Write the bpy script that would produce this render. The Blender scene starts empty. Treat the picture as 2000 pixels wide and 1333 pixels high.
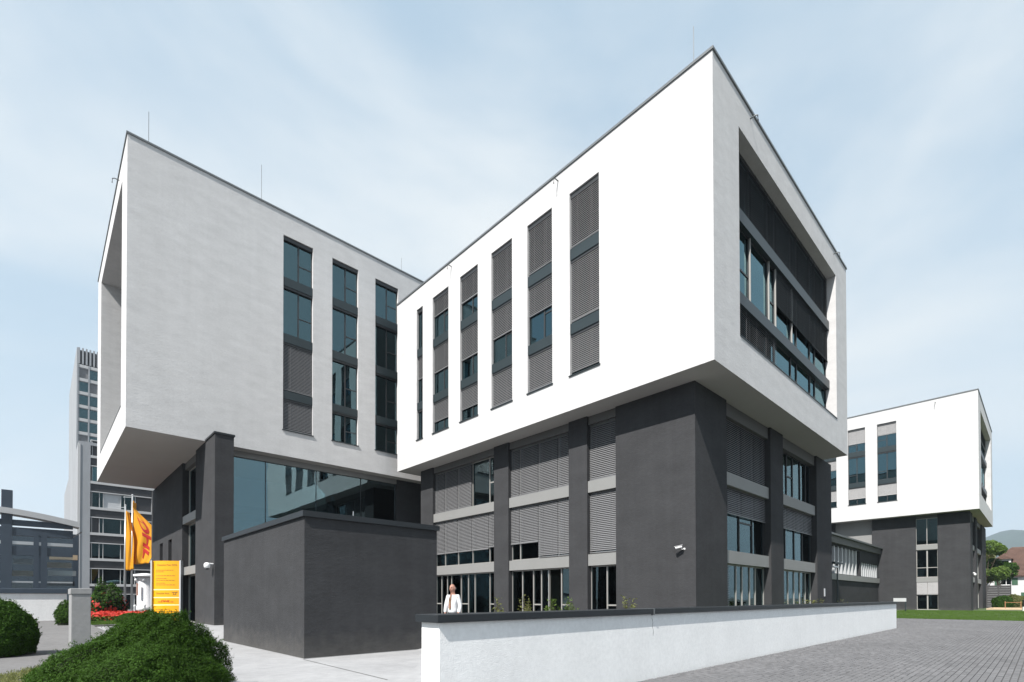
import bpy, bmesh, math, random
import numpy as np
from mathutils import Matrix, Vector
random.seed(7); RNG = np.random.default_rng(7)
SC = bpy.context.scene; COL = SC.collection

# ------------------------------------------------------------------ camera
YAW, PIT, ROL = 0.813784126, 0.0113, -0.002
fw = Vector((math.cos(YAW)*math.cos(PIT), math.sin(YAW)*math.cos(PIT), math.sin(PIT)))
rt = Vector((math.sin(YAW), -math.cos(YAW), 0)); up = rt.cross(fw)
rt, up = math.cos(ROL)*rt + math.sin(ROL)*up, -math.sin(ROL)*rt + math.cos(ROL)*up
cd = bpy.data.cameras.new('camera'); cam = bpy.data.objects.new('camera', cd); COL.objects.link(cam)
m = Matrix((rt, up, -fw)).transposed().to_4x4(); m.translation = (0, 0, 1.65); cam.matrix_world = m
cd.sensor_fit = 'HORIZONTAL'; cd.sensor_width = 36; cd.lens = 983.145/2000*36
cd.shift_x = 0; cd.shift_y = (1158.442-666.5)/2000; cd.clip_start = 0.1; cd.clip_end = 20000
SC.camera = cam

# ------------------------------------------------------------------ sky and sun
SUN = Vector((-0.84, -0.225, 1.0)).normalized()          # towards the sun
W = bpy.data.worlds.new('World'); SC.world = W; W.use_nodes = True
nt = W.node_tree; nt.nodes.clear()
N = nt.nodes.new; L = nt.links.new
sky = N('ShaderNodeTexSky'); sky.sky_type = 'NISHITA'; sky.sun_disc = False
sky.sun_elevation = math.asin(SUN.z); sky.sun_rotation = math.atan2(SUN.x, SUN.y) % (2*math.pi)
sky.air_density = 1.0; sky.dust_density = 0.3; sky.ozone_density = 1.0
tc = N('ShaderNodeTexCoord')
def veil(scale, loc, stretch, lo, hi, detail=6.0):
    mp = N('ShaderNodeMapping'); mp.inputs['Scale'].default_value = stretch; mp.inputs['Location'].default_value = loc
    no = N('ShaderNodeTexNoise'); no.inputs['Scale'].default_value = scale; no.inputs['Detail'].default_value = detail
    no.inputs['Roughness'].default_value = 0.5; no.inputs['Distortion'].default_value = 0.3
    rp = N('ShaderNodeMapRange'); rp.inputs[1].default_value = lo; rp.inputs[2].default_value = hi; rp.interpolation_type = 'SMOOTHSTEP'
    L(tc.outputs['Generated'], mp.inputs['Vector']); L(mp.outputs[0], no.inputs['Vector']); L(no.outputs[0], rp.inputs[0]); return rp.outputs[0]
thin = N('ShaderNodeMix'); thin.data_type = 'RGBA'; thin.inputs[0].default_value = 0.80      # high thin haze over the clear sky
thin.inputs[7].default_value = (4.25, 5.55, 6.65, 1); L(sky.outputs[0], thin.inputs[6])
mx = N('ShaderNodeMix'); mx.data_type = 'RGBA'; mx.inputs[7].default_value = (6.5, 6.95, 7.2, 1)    # clouds
sx = N('ShaderNodeSeparateXYZ'); L(tc.outputs['Generated'], sx.inputs[0])                      # air gets paler towards the horizon
hz = N('ShaderNodeMapRange'); hz.inputs[1].default_value = 0.0; hz.inputs[2].default_value = 0.62; hz.inputs[3].default_value = 0.75; hz.inputs[4].default_value = 0.0
L(sx.outputs[2], hz.inputs[0]); pale = N('ShaderNodeMix'); pale.data_type = 'RGBA'; pale.inputs[7].default_value = (5.55, 6.55, 7.15, 1)
L(hz.outputs[0], pale.inputs[0]); L(thin.outputs[2], pale.inputs[6])
L(veil(1.7, (2.2, 8.1, 4.0), (1.0, 1.0, 2.0), 0.34, 0.74), mx.inputs[0]); L(pale.outputs[2], mx.inputs[6])
bg = N('ShaderNodeBackground'); bg.inputs['Strength'].default_value = 0.0755
out = N('ShaderNodeOutputWorld'); L(mx.outputs[2], bg.inputs['Color']); L(bg.outputs[0], out.inputs[0])
sd = bpy.data.lights.new('sun', 'SUN'); so = bpy.data.objects.new('sun', sd); COL.objects.link(so)
sd.energy = 5.0; sd.angle = math.radians(0.5); sd.color = (1.0, 0.965, 0.92)
so.rotation_euler = (-SUN).to_track_quat('-Z', 'Y').to_euler(); so.location = (-60, -20, 80)
SC.view_settings.view_transform = 'Standard'; SC.view_settings.look = 'None'
SC.view_settings.exposure = 0.80; SC.view_settings.gamma = 1.0; SC.view_settings.use_curve_mapping = False

# ------------------------------------------------------------------ materials
M = {}
def mat(name, col, rough=0.8, var=0.0, scale=1.0, bump=0.0, bscale=20.0, metal=0.0, spec=0.5, stretch=(1, 1, 1), var2=0.0, island=0.0, col2=None, transl=0.0, streak=0.0, splash=None):
    m = bpy.data.materials.new(name); m.use_nodes = True
    t = m.node_tree; b = t.nodes['Principled BSDF']; n = t.nodes.new; l = t.links.new
    b.inputs['Roughness'].default_value = rough; b.inputs['Metallic'].default_value = metal
    b.inputs['Specular IOR Level'].default_value = spec
    b.inputs['Base Color'].default_value = (*col, 1)
    tcn = n('ShaderNodeNewGeometry'); mpn = n('ShaderNodeMapping'); mpn.inputs['Scale'].default_value = stretch
    l(tcn.outputs['Position'], mpn.inputs['Vector'])
    if var or var2 or island or col2:
        cur = None
        def chain(fac_socket, lo, hi, cur):
            r = n('ShaderNodeMapRange'); r.inputs[1].default_value = 0.25; r.inputs[2].default_value = 0.75
            r.inputs[3].default_value = lo; r.inputs[4].default_value = hi; l(fac_socket, r.inputs[0])
            if cur is None: return r.outputs[0]
            q = n('ShaderNodeMath'); q.operation = 'MULTIPLY'; l(cur, q.inputs[0]); l(r.outputs[0], q.inputs[1]); return q.outputs[0]
        if var:
            x = n('ShaderNodeTexNoise'); x.inputs['Scale'].default_value = scale; x.inputs['Detail'].default_value = 7; x.inputs['Roughness'].default_value = 0.62
            l(mpn.outputs[0], x.inputs['Vector']); cur = chain(x.outputs[0], 1-var, 1+var, cur)
        if var2:
            x = n('ShaderNodeTexNoise'); x.inputs['Scale'].default_value = scale*9; x.inputs['Detail'].default_value = 3
            l(mpn.outputs[0], x.inputs['Vector']); cur = chain(x.outputs[0], 1-var2, 1+var2, cur)
        if streak:
            ms2 = n('ShaderNodeMapping'); ms2.inputs['Scale'].default_value = (2.2, 2.2, 0.10); l(tcn.outputs['Position'], ms2.inputs['Vector'])
            x = n('ShaderNodeTexNoise'); x.inputs['Scale'].default_value = 1.0; x.inputs['Detail'].default_value = 6; x.inputs['Roughness'].default_value = 0.65
            l(ms2.outputs[0], x.inputs['Vector']); cur = chain(x.outputs[0], 1-streak, 1+streak, cur)
        if island:
            r = n('ShaderNodeMapRange'); r.inputs[3].default_value = 1-island; r.inputs[4].default_value = 1+island
            l(tcn.outputs['Random Per Island'], r.inputs[0])
            if cur is None: cur = r.outputs[0]
            else:
                q = n('ShaderNodeMath'); q.operation = 'MULTIPLY'; l(cur, q.inputs[0]); l(r.outputs[0], q.inputs[1]); cur = q.outputs[0]
        v = n('ShaderNodeVectorMath'); v.operation = 'SCALE'
        if splash:
            sz = n('ShaderNodeSeparateXYZ'); l(tcn.outputs['Position'], sz.inputs[0])
            x = n('ShaderNodeTexNoise'); x.inputs['Scale'].default_value = 3.2; x.inputs['Detail'].default_value = 6; l(tcn.outputs['Position'], x.inputs['Vector'])
            q = n('ShaderNodeMath'); q.operation = 'MULTIPLY_ADD'; q.inputs[1].default_value = -0.9; l(x.outputs[0], q.inputs[0]); l(sz.outputs[2], q.inputs[2])
            r = n('ShaderNodeMapRange'); r.inputs[1].default_value = -0.42; r.inputs[2].default_value = 0.30; r.inputs[3].default_value = 1.0; r.inputs[4].default_value = 0.0; l(q.outputs[0], r.inputs[0])
            mm = n('ShaderNodeMix'); mm.data_type = 'RGBA'; mm.inputs[6].default_value = (*col, 1); mm.inputs[7].default_value = (*splash, 1); l(r.outputs[0], mm.inputs[0]); l(mm.outputs[2], v.inputs[0])
        elif col2:
            x = n('ShaderNodeTexNoise'); x.inputs['Scale'].default_value = scale*0.6; x.inputs['Detail'].default_value = 4
            l(mpn.outputs[0], x.inputs['Vector'])
            r = n('ShaderNodeMapRange'); r.inputs[1].default_value = 0.4; r.inputs[2].default_value = 0.6; l(x.outputs[0], r.inputs[0])
            mm = n('ShaderNodeMix'); mm.data_type = 'RGBA'; mm.inputs[6].default_value = (*col, 1); mm.inputs[7].default_value = (*col2, 1)
            l(r.outputs[0], mm.inputs[0]); l(mm.outputs[2], v.inputs[0])
        else: v.inputs[0].default_value = col
        if cur is not None: l(cur, v.inputs['Scale'])
        else: v.inputs['Scale'].default_value = 1.0
        l(v.outputs[0], b.inputs['Base Color'])
    if bump:
        x = n('ShaderNodeTexNoise'); x.inputs['Scale'].default_value = bscale; x.inputs['Detail'].default_value = 5; x.inputs['Roughness'].default_value = 0.6
        l(mpn.outputs[0], x.inputs['Vector'])
        bm_ = n('ShaderNodeBump'); bm_.inputs['Strength'].default_value = bump; bm_.inputs['Distance'].default_value = 0.03
        l(x.outputs[0], bm_.inputs['Height']); l(bm_.outputs[0], b.inputs['Normal'])
    if transl:
        o = t.nodes['Material Output']; tr = n('ShaderNodeBsdfTranslucent'); tr.inputs['Color'].default_value = (col[0]*1.6, col[1]*1.7, col[2]*0.9, 1)
        ms = n('ShaderNodeMixShader'); ms.inputs[0].default_value = transl
        l(b.outputs[0], ms.inputs[1]); l(tr.outputs[0], ms.inputs[2]); l(ms.outputs[0], o.inputs['Surface'])
    M[name] = m; return m
mat('white_render', (0.530, 0.525, 0.524), 0.9, var=0.085, streak=0.035, scale=1.3, bump=0.26, bscale=7, spec=0.15, stretch=(0.75, 0.75, 2.0), var2=0.05)
mat('rough_white', (0.78, 0.78, 0.775), 0.95, var=0.04, scale=1.5, bump=0.28, bscale=55, spec=0.1, var2=0.05, streak=0.03)
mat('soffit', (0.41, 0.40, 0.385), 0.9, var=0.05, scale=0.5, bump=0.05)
mat('dark_plaster', (0.0445, 0.0450, 0.0475), 0.95, var=0.14, streak=0.08, splash=(0.075, 0.073, 0.071), scale=0.8, bump=0.28, bscale=13, spec=0.12, stretch=(0.8, 0.8, 1.7), var2=0.07)
mat('dark_metal', (0.019, 0.029, 0.033), 0.42, var=0.06, scale=0.6, spec=0.4)
mat('cap_metal', (0.016, 0.019, 0.022), 0.5, var=0.12, scale=1.3, spec=0.35, bump=0.05)
mat('zinc_edge', (0.13, 0.14, 0.145), 0.5, var=0.12, scale=1.5, metal=0.3)
mat('grey_beam', (0.21, 0.21, 0.205), 0.65, var=0.05, scale=0.7)
mat('lintel', (0.095, 0.095, 0.093), 0.75, var=0.05)
mat('aluminium', (0.36, 0.35, 0.33), 0.45, metal=0.35)
mat('dark_frame', (0.022, 0.024, 0.026), 0.5)
mat('slat', (0.185, 0.185, 0.19), 0.45, metal=0.25, var=0.05, scale=0.8)
mat('slat_pale', (0.34, 0.335, 0.335), 0.55, var=0.05, scale=0.8)
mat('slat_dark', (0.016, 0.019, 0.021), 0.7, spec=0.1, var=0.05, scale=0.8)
mat('interior_wall', (0.34, 0.33, 0.31), 0.9)
mat('interior_floor', (0.16, 0.15, 0.14), 0.8)
mat('curtain', (0.55, 0.53, 0.50), 0.9, var=0.12, scale=6, stretch=(1, 1, 0.02))
mat('wood', (0.42, 0.20, 0.05), 0.6, var=0.2, scale=3, stretch=(1, 1, 6))
mat('concrete_paving', (0.30, 0.30, 0.305), 0.95, var=0.17, scale=0.5, var2=0.07, bump=0.4, bscale=18, spec=0.15)
mat('path_asphalt', (0.155, 0.152, 0.152), 0.95, var=0.12, scale=0.6, var2=0.12, bump=0.3, bscale=40, spec=0.15)
mat('paver', (0.128, 0.127, 0.131), 0.9, island=0.16, var=0.14, scale=0.35, bump=0.25, bscale=45, spec=0.2)
mat('paver_joint', (0.085, 0.083, 0.080), 0.95)
mat('ground_mat', (0.10, 0.10, 0.09), 0.95, var=0.2, scale=0.05)
mat('grass_soil', (0.050, 0.080, 0.020), 0.95, var=0.35, scale=0.7, var2=0.3)
mat('grass_blade', (0.075, 0.135, 0.024), 0.7, island=0.45, spec=0.2, transl=0.25)
mat('dry_grass', (0.17, 0.18, 0.075), 0.8, island=0.4, spec=0.1, transl=0.2)
mat('leaf_dark', (0.036, 0.082, 0.012), 0.7, island=0.55, spec=0.12, transl=0.2, var=0.25, scale=2.0)
mat('leaf_mid', (0.036, 0.078, 0.011), 0.7, island=0.5, spec=0.12, transl=0.25, var=0.25, scale=1.2)
mat('leaf_light', (0.095, 0.15, 0.03), 0.6, island=0.45, spec=0.25, transl=0.3, var=0.2, scale=0.8)
mat('leaf_olive', (0.13, 0.14, 0.05), 0.6, island=0.45, spec=0.2, transl=0.25)
mat('bark', (0.07, 0.052, 0.036), 0.95, var=0.3, scale=5, bump=0.5)
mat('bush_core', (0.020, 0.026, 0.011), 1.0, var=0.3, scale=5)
mat('petal_red', (0.48, 0.03, 0.018), 0.6, island=0.35, transl=0.2)
mat('petal_pink', (0.65, 0.12, 0.12), 0.6, island=0.35, transl=0.2)
mat('concrete_pier', (0.25, 0.25, 0.25), 0.9, var=0.10, scale=1.2, bump=0.25, bscale=12, var2=0.06)
mat('concrete_far', (0.27, 0.28, 0.295), 0.9, var=0.10, scale=0.15, stretch=(1, 1, 0.35), var2=0.05)
mat('granite_panel', (0.17, 0.17, 0.175), 0.85, var=0.15, scale=0.5, var2=0.1)
mat('far_dark', (0.028, 0.028, 0.031), 0.5)
mat('far_band', (0.42, 0.42, 0.42), 0.7, var=0.06, scale=0.4)
mat('steel_blue', (0.035, 0.050, 0.070), 0.4, var=0.15, scale=1)
mat('steel_grey', (0.45, 0.46, 0.47), 0.35, metal=0.6)
mat('white_paint', (0.70, 0.70, 0.70), 0.5)
mat('pale_grey', (0.42, 0.43, 0.44), 0.6, var=0.05, scale=2)
mat('cream', (0.46, 0.36, 0.25), 0.8, var=0.2, scale=0.8)
mat('sign_yellow', (0.80, 0.36, 0.003), 0.22, spec=0.6, var=0.02, scale=1)
mat('flag_yellow', (0.66, 0.31, 0.004), 0.65, var=0.06, scale=2, transl=0.22)
mat('logo_red', (0.42, 0.012, 0.008), 0.5)
mat('print_dark', (0.20, 0.09, 0.008), 0.6)
mat('print_pale', (0.95, 0.80, 0.42), 0.5)
mat('skin', (0.36, 0.18, 0.13), 0.55, var=0.06, scale=20)
mat('shirt', (0.62, 0.62, 0.63), 0.8, bump=0.25, bscale=14)
mat('trousers', (0.022, 0.016, 0.020), 0.8)
mat('tie_cloth', (0.20, 0.05, 0.04), 0.6, col2=(0.22, 0.16, 0.09), scale=30)
mat('shoe', (0.012, 0.011, 0.010), 0.35)
mat('roof_tile', (0.095, 0.055, 0.042), 0.9, var=0.25, scale=0.5, var2=0.2, bump=0.6, bscale=6)
mat('shutter_green', (0.03, 0.085, 0.045), 0.6)
mat('wood_dark_wall', (0.055, 0.054, 0.055), 0.9, var=0.15, scale=0.8)
mat('sand', (0.52, 0.38, 0.22), 0.95, var=0.1, scale=2)
mat('barrier_orange', (0.30, 0.14, 0.06), 0.6)
mat('hill_forest', (0.026, 0.044, 0.030), 0.95, var=0.35, scale=0.02, var2=0.3)
mat('black_rubber', (0.015, 0.015, 0.016), 0.6)
mat('poster', (0.62, 0.60, 0.60), 0.7, var=0.2, scale=1.3, var2=0.15)
mat('poster_warm', (0.55, 0.33, 0.26), 0.7, var=0.3, scale=2)

def glass(name, tint, ior, refl):
    m = bpy.data.materials.new(name); m.use_nodes = True; t = m.node_tree; t.nodes.clear()
    o = t.nodes.new('ShaderNodeOutputMaterial'); tr = t.nodes.new('ShaderNodeBsdfTransparent'); tr.inputs[0].default_value = (*tint, 1)
    g = t.nodes.new('ShaderNodeBsdfGlossy'); g.inputs['Roughness'].default_value = 0.012; g.inputs[0].default_value = (*refl, 1)
    fr = t.nodes.new('ShaderNodeFresnel'); fr.inputs[0].default_value = ior; ms = t.nodes.new('ShaderNodeMixShader')
    geo = t.nodes.new('ShaderNodeNewGeometry'); x = t.nodes.new('ShaderNodeTexNoise'); x.inputs['Scale'].default_value = 0.55; x.inputs['Detail'].default_value = 1
    b = t.nodes.new('ShaderNodeBump'); b.inputs['Strength'].default_value = 0.11; b.inputs['Distance'].default_value = 0.06
    t.links.new(geo.outputs['Position'], x.inputs['Vector']); t.links.new(x.outputs[0], b.inputs['Height']); t.links.new(b.outputs[0], g.inputs['Normal'])
    t.links.new(fr.outputs[0], ms.inputs[0]); t.links.new(tr.outputs[0], ms.inputs[1]); t.links.new(g.outputs[0], ms.inputs[2]); t.links.new(ms.outputs[0], o.inputs[0])
    M[name] = m
glass('glass', (0.22, 0.31, 0.33), 2.3, (0.50, 0.82, 0.92))
glass('glass_hall', (0.50, 0.60, 0.62), 2.35, (0.62, 0.86, 0.93))
glass('glass_plain', (0.82, 0.86, 0.87), 1.4, (0.9, 0.95, 1.0))
glass('glass_clear', (0.58, 0.68, 0.69), 1.95, (0.66, 0.90, 0.96))
glass('glass_far', (0.22, 0.30, 0.31), 2.0, (0.5, 0.85, 0.92))

# ------------------------------------------------------------------ mesh helpers
ID = lambda u, d, z: (u, d, z)
def FX(X): return (lambda u, d, z: (X+d, u, z), True)      # wall x = X, outside towards -x; u runs along y
def FY(Y): return (lambda u, d, z: (u, Y+d, z), False)     # wall y = Y, outside towards -y; u runs along x
class MB:
    def __init__(s, tf=(ID, False)): s.v = []; s.f = []; s.tf, s.flip = tf
    def add(s, vs, fs):
        n = len(s.v); s.v += [s.tf(*p) for p in vs]
        s.f += [tuple(n+i for i in (reversed(f) if s.flip else f)) for f in fs]; return s
    def box(s, a0, a1, b0, b1, c0, c1):
        return s.add([(a0, b0, c0), (a1, b0, c0), (a1, b1, c0), (a0, b1, c0), (a0, b0, c1), (a1, b0, c1), (a1, b1, c1), (a0, b1, c1)],
                     [(0, 3, 2, 1), (4, 5, 6, 7), (0, 1, 5, 4), (1, 2, 6, 5), (2, 3, 7, 6), (3, 0, 4, 7)])
    def tube(s, pts, r, n=8, r1=None):
        pts = [Vector(p) for p in pts]; k = len(pts); rings = []
        for i, p in enumerate(pts):
            d = (pts[min(i+1, k-1)]-pts[max(i-1, 0)]).normalized()
            a = d.orthogonal().normalized() if abs(d.z) < 0.99 else Vector((1, 0, 0)); a = (a-d*a.dot(d)).normalized(); b = d.cross(a)
            rr = r if r1 is None else r+(r1-r)*i/(k-1)
            rings.append([p+(a*math.cos(t)+b*math.sin(t))*rr for t in [2*math.pi*j/n for j in range(n)]])
        vs = [tuple(q) for g in rings for q in g]; fs = []
        for i in range(k-1):
            for j in range(n): fs.append((i*n+j, i*n+(j+1) % n, (i+1)*n+(j+1) % n, (i+1)*n+j))
        fs.append(tuple(reversed(range(n)))); fs.append(tuple((k-1)*n+j for j in range(n)))
        return s.add(vs, fs)
    def lathe(s, c, prof, n=20):
        vs = []; fs = []
        for (r, z) in prof:
            for j in range(n): vs.append((c[0]+r*math.cos(2*math.pi*j/n), c[1]+r*math.sin(2*math.pi*j/n), c[2]+z))
        k = len(prof)
        for i in range(k-1):
            for j in range(n): fs.append((i*n+j, i*n+(j+1) % n, (i+1)*n+(j+1) % n, (i+1)*n+j))
        fs.append(tuple(reversed(range(n)))); fs.append(tuple((k-1)*n+j for j in range(n)))
        return s.add(vs, fs)
    def holed(s, u0, u1, z0, z1, holes, th, d0=0.0):
        """a wall slab of thickness th with rectangular holes (u0,u1,z0,z1)"""
        us = sorted({u0, u1, *[h[0] for h in holes], *[h[1] for h in holes]}); zs = sorted({z0, z1, *[h[2] for h in holes], *[h[3] for h in holes]})
        nu, nz = len(us)-1, len(zs)-1
        def solid(i, j):
            if i < 0 or j < 0 or i >= nu or j >= nz: return False
            cu, cz = (us[i]+us[i+1])/2, (zs[j]+zs[j+1])/2
            return not any(h[0] < cu < h[1] and h[2] < cz < h[3] for h in holes)
        for i in range(nu):
            for j in range(nz):
                if not solid(i, j): continue
                a, b, c, e = us[i], us[i+1], zs[j], zs[j+1]; d1 = d0+th
                s.add([(a, d0, c), (b, d0, c), (b, d0, e), (a, d0, e)], [(0, 1, 2, 3)])
                s.add([(a, d1, c), (b, d1, c), (b, d1, e), (a, d1, e)], [(3, 2, 1, 0)])
                if not solid(i-1, j): s.add([(a, d0, c), (a, d1, c), (a, d1, e), (a, d0, e)], [(3, 2, 1, 0)])
                if not solid(i+1, j): s.add([(b, d0, c), (b, d1, c), (b, d1, e), (b, d0, e)], [(0, 1, 2, 3)])
                if not solid(i, j-1): s.add([(a, d0, c), (b, d0, c), (b, d1, c), (a, d1, c)], [(3, 2, 1, 0)])
                if not solid(i, j+1): s.add([(a, d0, e), (b, d0, e), (b, d1, e), (a, d1, e)], [(0, 1, 2, 3)])
        return s
    def build(s, name, material, parent=None, org=None, smooth=False):
        me = bpy.data.meshes.new(name)
        o3 = org if org is not None else (ORG.get(parent.name, (0, 0, 0)) if parent else (0, 0, 0))
        me.from_pydata([(x-o3[0], y-o3[1], z-o3[2]) for x, y, z in s.v], [], s.f)
        if material: me.materials.append(M[material])
        if smooth: me.polygons.foreach_set('use_smooth', [True]*len(me.polygons))
        me.update(); return link(name, me, parent, o3)
ORG = {}
def link(name, me, parent=None, o3=(0, 0, 0)):
    o = bpy.data.objects.new(name, me); COL.objects.link(o)
    if parent: o.parent = parent
    else: o.location = o3
    ORG[o.name] = o3; return o
def thing(name, loc, label, cat, group=None):
    o = bpy.data.objects.new(name, None); COL.objects.link(o); o.location = loc; o.empty_display_size = 0.3
    ORG[o.name] = tuple(loc); tag(o, label, cat, group); return o
def tag(o, label, cat, group=None):
    o['label'] = label; o['category'] = cat
    if group: o['group'] = group
    return o
def struct(o): o['kind'] = 'structure'; return o
def stuff(o): o['kind'] = 'stuff'; return o
def bevel(o, w, seg=2):
    b = o.modifiers.new('bevel', 'BEVEL'); b.width = w; b.segments = seg; b.limit_method = 'ANGLE'; return o

def smooth01(t): t = max(0.0, min(1.0, t)); return t*t*(3-2*t)
# ------------------------------------------------------------------ ground
def grid_sheet(name, xs, ys, h, material, keep=None):
    me = bpy.data.meshes.new(name); v = []; f = []
    for x in xs:
        for y in ys: v.append((x, y, h(x, y)))
    n = len(ys)
    for i in range(len(xs)-1):
        for j in range(n-1):
            if keep and not keep((xs[i]+xs[i+1])/2, (ys[j]+ys[j+1])/2): continue
            f.append((i*n+j, (i+1)*n+j, (i+1)*n+j+1, i*n+j+1))
    me.from_pydata(v, [], f); me.materials.append(M[material]); return struct(link(name, me))
rng = lambda a, b, s: [a+(b-a)*i/max(1, round((b-a)/s)) for i in range(max(1, round((b-a)/s))+1)]
struct(MB().add([(-900, -1500, -0.06), (3900, -1500, -0.06), (3900, 1900, -0.06), (-900, 1900, -0.06)], [(0, 1, 2, 3)]).build('ground', 'ground_mat'))
def hterr(x, y):
    a = 0.27*smooth01((x-0.653*y)/0.8) if y > 6.0 else 0.0
    b = 0.27*smooth01((y-22.0)/6.0)
    return max(a, b)
grid_sheet('forecourt', rng(2.2, 19.3, 0.45), rng(-6, 33, 0.5), hterr, 'concrete_paving', keep=lambda x, y: not (x > 4.2 and y < 5.9) and not (x-0.653*y > 0.9 and y > 6))
grid_sheet('terrace_paving', rng(2.2, 19.3, 0.45), rng(5.5, 33, 0.5), lambda x, y: hterr(x, y)-0.002, 'path_asphalt', keep=lambda x, y: x-0.653*y > 0.3 and y > 6)
grid_sheet('path', rng(-30, 2.2, 1.6), rng(2, 36, 1.0), lambda x, y: hterr(x, y)-0.004, 'path_asphalt')
grid_sheet('street', rng(-60, 60, 10), rng(36, 160, 10), lambda x, y: 0.2, 'path_asphalt')
grid_sheet('terrace', rng(19.3, 34.5, 1.5), rng(6.0, 33, 1.5), lambda x, y: 0.27, 'grass_soil')
def hlawn(x, y): return -0.005+0.335*smooth01((x-50.7)/12.0)+0.012*math.sin(x*1.7+y)*math.cos(y*1.3)
lawn = grid_sheet('lawn', rng(50.7, 90, 0.9), rng(-40, 12.8, 1.2), hlawn, 'grass_soil')
# expansion joint in the forecourt slab
j0 = Vector((5.30, 13.90, 0.002)); j1 = Vector((5.2, 9.2, 0.002)); dj = (j1-j0).normalized(); sj = Vector((-dj.y, dj.x, 0))*0.013
struct(MB().add([tuple(j0-sj+Vector((0, 0, .004))), tuple(j1-sj+Vector((0, 0, .004))), tuple(j1+sj+Vector((0, 0, .004))), tuple(j0+sj+Vector((0, 0, .004)))], [(0, 1, 2, 3)]).build('paving_joint', 'paver_joint'))
# paver driveway: the bed, the 300 stones that show largest singly, the rest as one mass
drive = struct(MB().add([(4.0, -14, -0.030), (50.7, -14, -0.030), (50.7, 5.62, -0.030), (4.0, 5.62, -0.030), (34.65, 5.62, -0.030), (50.7, 12.8, -0.030), (34.65, 12.8, -0.030)], [(0, 1, 2, 4, 3), (4, 2, 5, 6)]).build('driveway', 'paver_joint'))
def paver_geo(cx, cy, lx, ly, zt):
    b = 0.007; hx, hy = lx/2-0.005, ly/2-0.005
    return ([(cx-hx, cy-hy, -0.045), (cx+hx, cy-hy, -0.045), (cx+hx, cy+hy, -0.045), (cx-hx, cy+hy, -0.045),
             (cx-hx, cy-hy, zt-b), (cx+hx, cy-hy, zt-b), (cx+hx, cy+hy, zt-b), (cx-hx, cy+hy, zt-b),
             (cx-hx+b, cy-hy+b, zt), (cx+hx-b, cy-hy+b, zt), (cx+hx-b, cy+hy-b, zt), (cx-hx+b, cy+hy-b, zt)],
            [(0, 1, 5, 4), (1, 2, 6, 5), (2, 3, 7, 6), (3, 0, 4, 7), (4, 5, 9, 8), (5, 6, 10, 9), (6, 7, 11, 10), (7, 4, 8, 11), (8, 9, 10, 11)])
LX, LY = 0.165, 0.11; cells = []
row = 0; y = 5.50+LY*40
while y > -4.0:
    x = (34.8 if y > 5.55 else 4.0)+(LX/2 if row % 2 else 0)
    while x < 50.5: cells.append((x, y)); x += LX
    y -= LY; row += 1
def inview(x, y):
    p = Vector((x, y, -1.65)); d = p.dot(fw)
    if d < 1: return None
    px = 1000+983.145*p.dot(rt)/d; py = 1158.44-983.145*p.dot(up)/d
    return d if 0 < px < 2000 and 0 < py < 1333 else None
vis = sorted([(inview(x, y), x, y) for x, y in cells if inview(x, y)])[:300]
near = {(x, y) for _, x, y in vis}
pv, pf = paver_geo(0, 0, LX, LY, 0.0); pme = bpy.data.meshes.new('paver'); pme.from_pydata(pv, [], pf); pme.materials.append(M['paver'])
rest = MB()
for x, y in cells:
    zt = random.uniform(-0.005, 0.003)
    if (x, y) in near:
        o = bpy.data.objects.new('paver', pme); COL.objects.link(o); o.parent = drive; o.location = (x, y, zt)
        o.rotation_euler = (random.uniform(-.008, .008), random.uniform(-.008, .008), random.uniform(-.012, .012))
    else: rest.add(*paver_geo(x, y, LX, LY, zt))
stuff(rest.build('paver_field', 'paver', drive))

# ------------------------------------------------------------------ facade parts
def slats(mb, u0, u1, zt, zb, d, pitch=0.088, w=0.092, tilt=1.02):
    """venetian blind hanging from zt to zb at depth d: tilted slats, bottom rail, two tapes"""
    n = int((zt-zb)/pitch); cx, sx = math.cos(tilt)*w/2, math.sin(tilt)*w/2
    for i in range(n):
        z = zt-0.04-i*pitch
        if z < zb+0.03: break
        a = [(u0, d-cx, z-sx), (u1, d-cx, z-sx), (u1, d, z+0.004), (u0, d, z+0.004), (u0, d+cx, z+sx), (u1, d+cx, z+sx)]
        mb.add(a, [(0, 1, 2, 3), (3, 2, 5, 4)])
    mb.box(u0, u1, d-0.03, d+0.03, zb-0.02, zb+0.03)
    for k in (0.25, 0.75) if u1-u0 > 0.9 else (0.5,):
        uc = u0+(u1-u0)*k; mb.box(uc-0.006, uc+0.006, d-0.032, d-0.028, zb, zt)
def blind(parent, tf, u0, u1, zt, zb, d, material='slat', **kw):
    mb = MB(tf); slats(mb, u0, u1, zt, zb, d, **kw); return stuff(mb.build('blind', material, parent))
def pane(parent, tf, u0, u1, z0, z1, d, material='glass'):
    t = [random.uniform(-0.004, 0.004) for _ in range(3)]; e = (t[0], t[0]+t[1], t[0]+t[1]+t[2], t[0]+t[2])
    c = [(u0, z0), (u1, z0), (u1, z1), (u0, z1)]
    return MB(tf).add([(c[i][0], d+e[i], c[i][1]) for i in range(4)]+[(c[i][0], d+e[i]+0.012, c[i][1]) for i in range(4)], [(0, 1, 2, 3), (7, 6, 5, 4), (0, 4, 5, 1), (1, 5, 6, 2), (2, 6, 7, 3), (3, 7, 4, 0)]).build('pane', material, parent)
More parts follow.
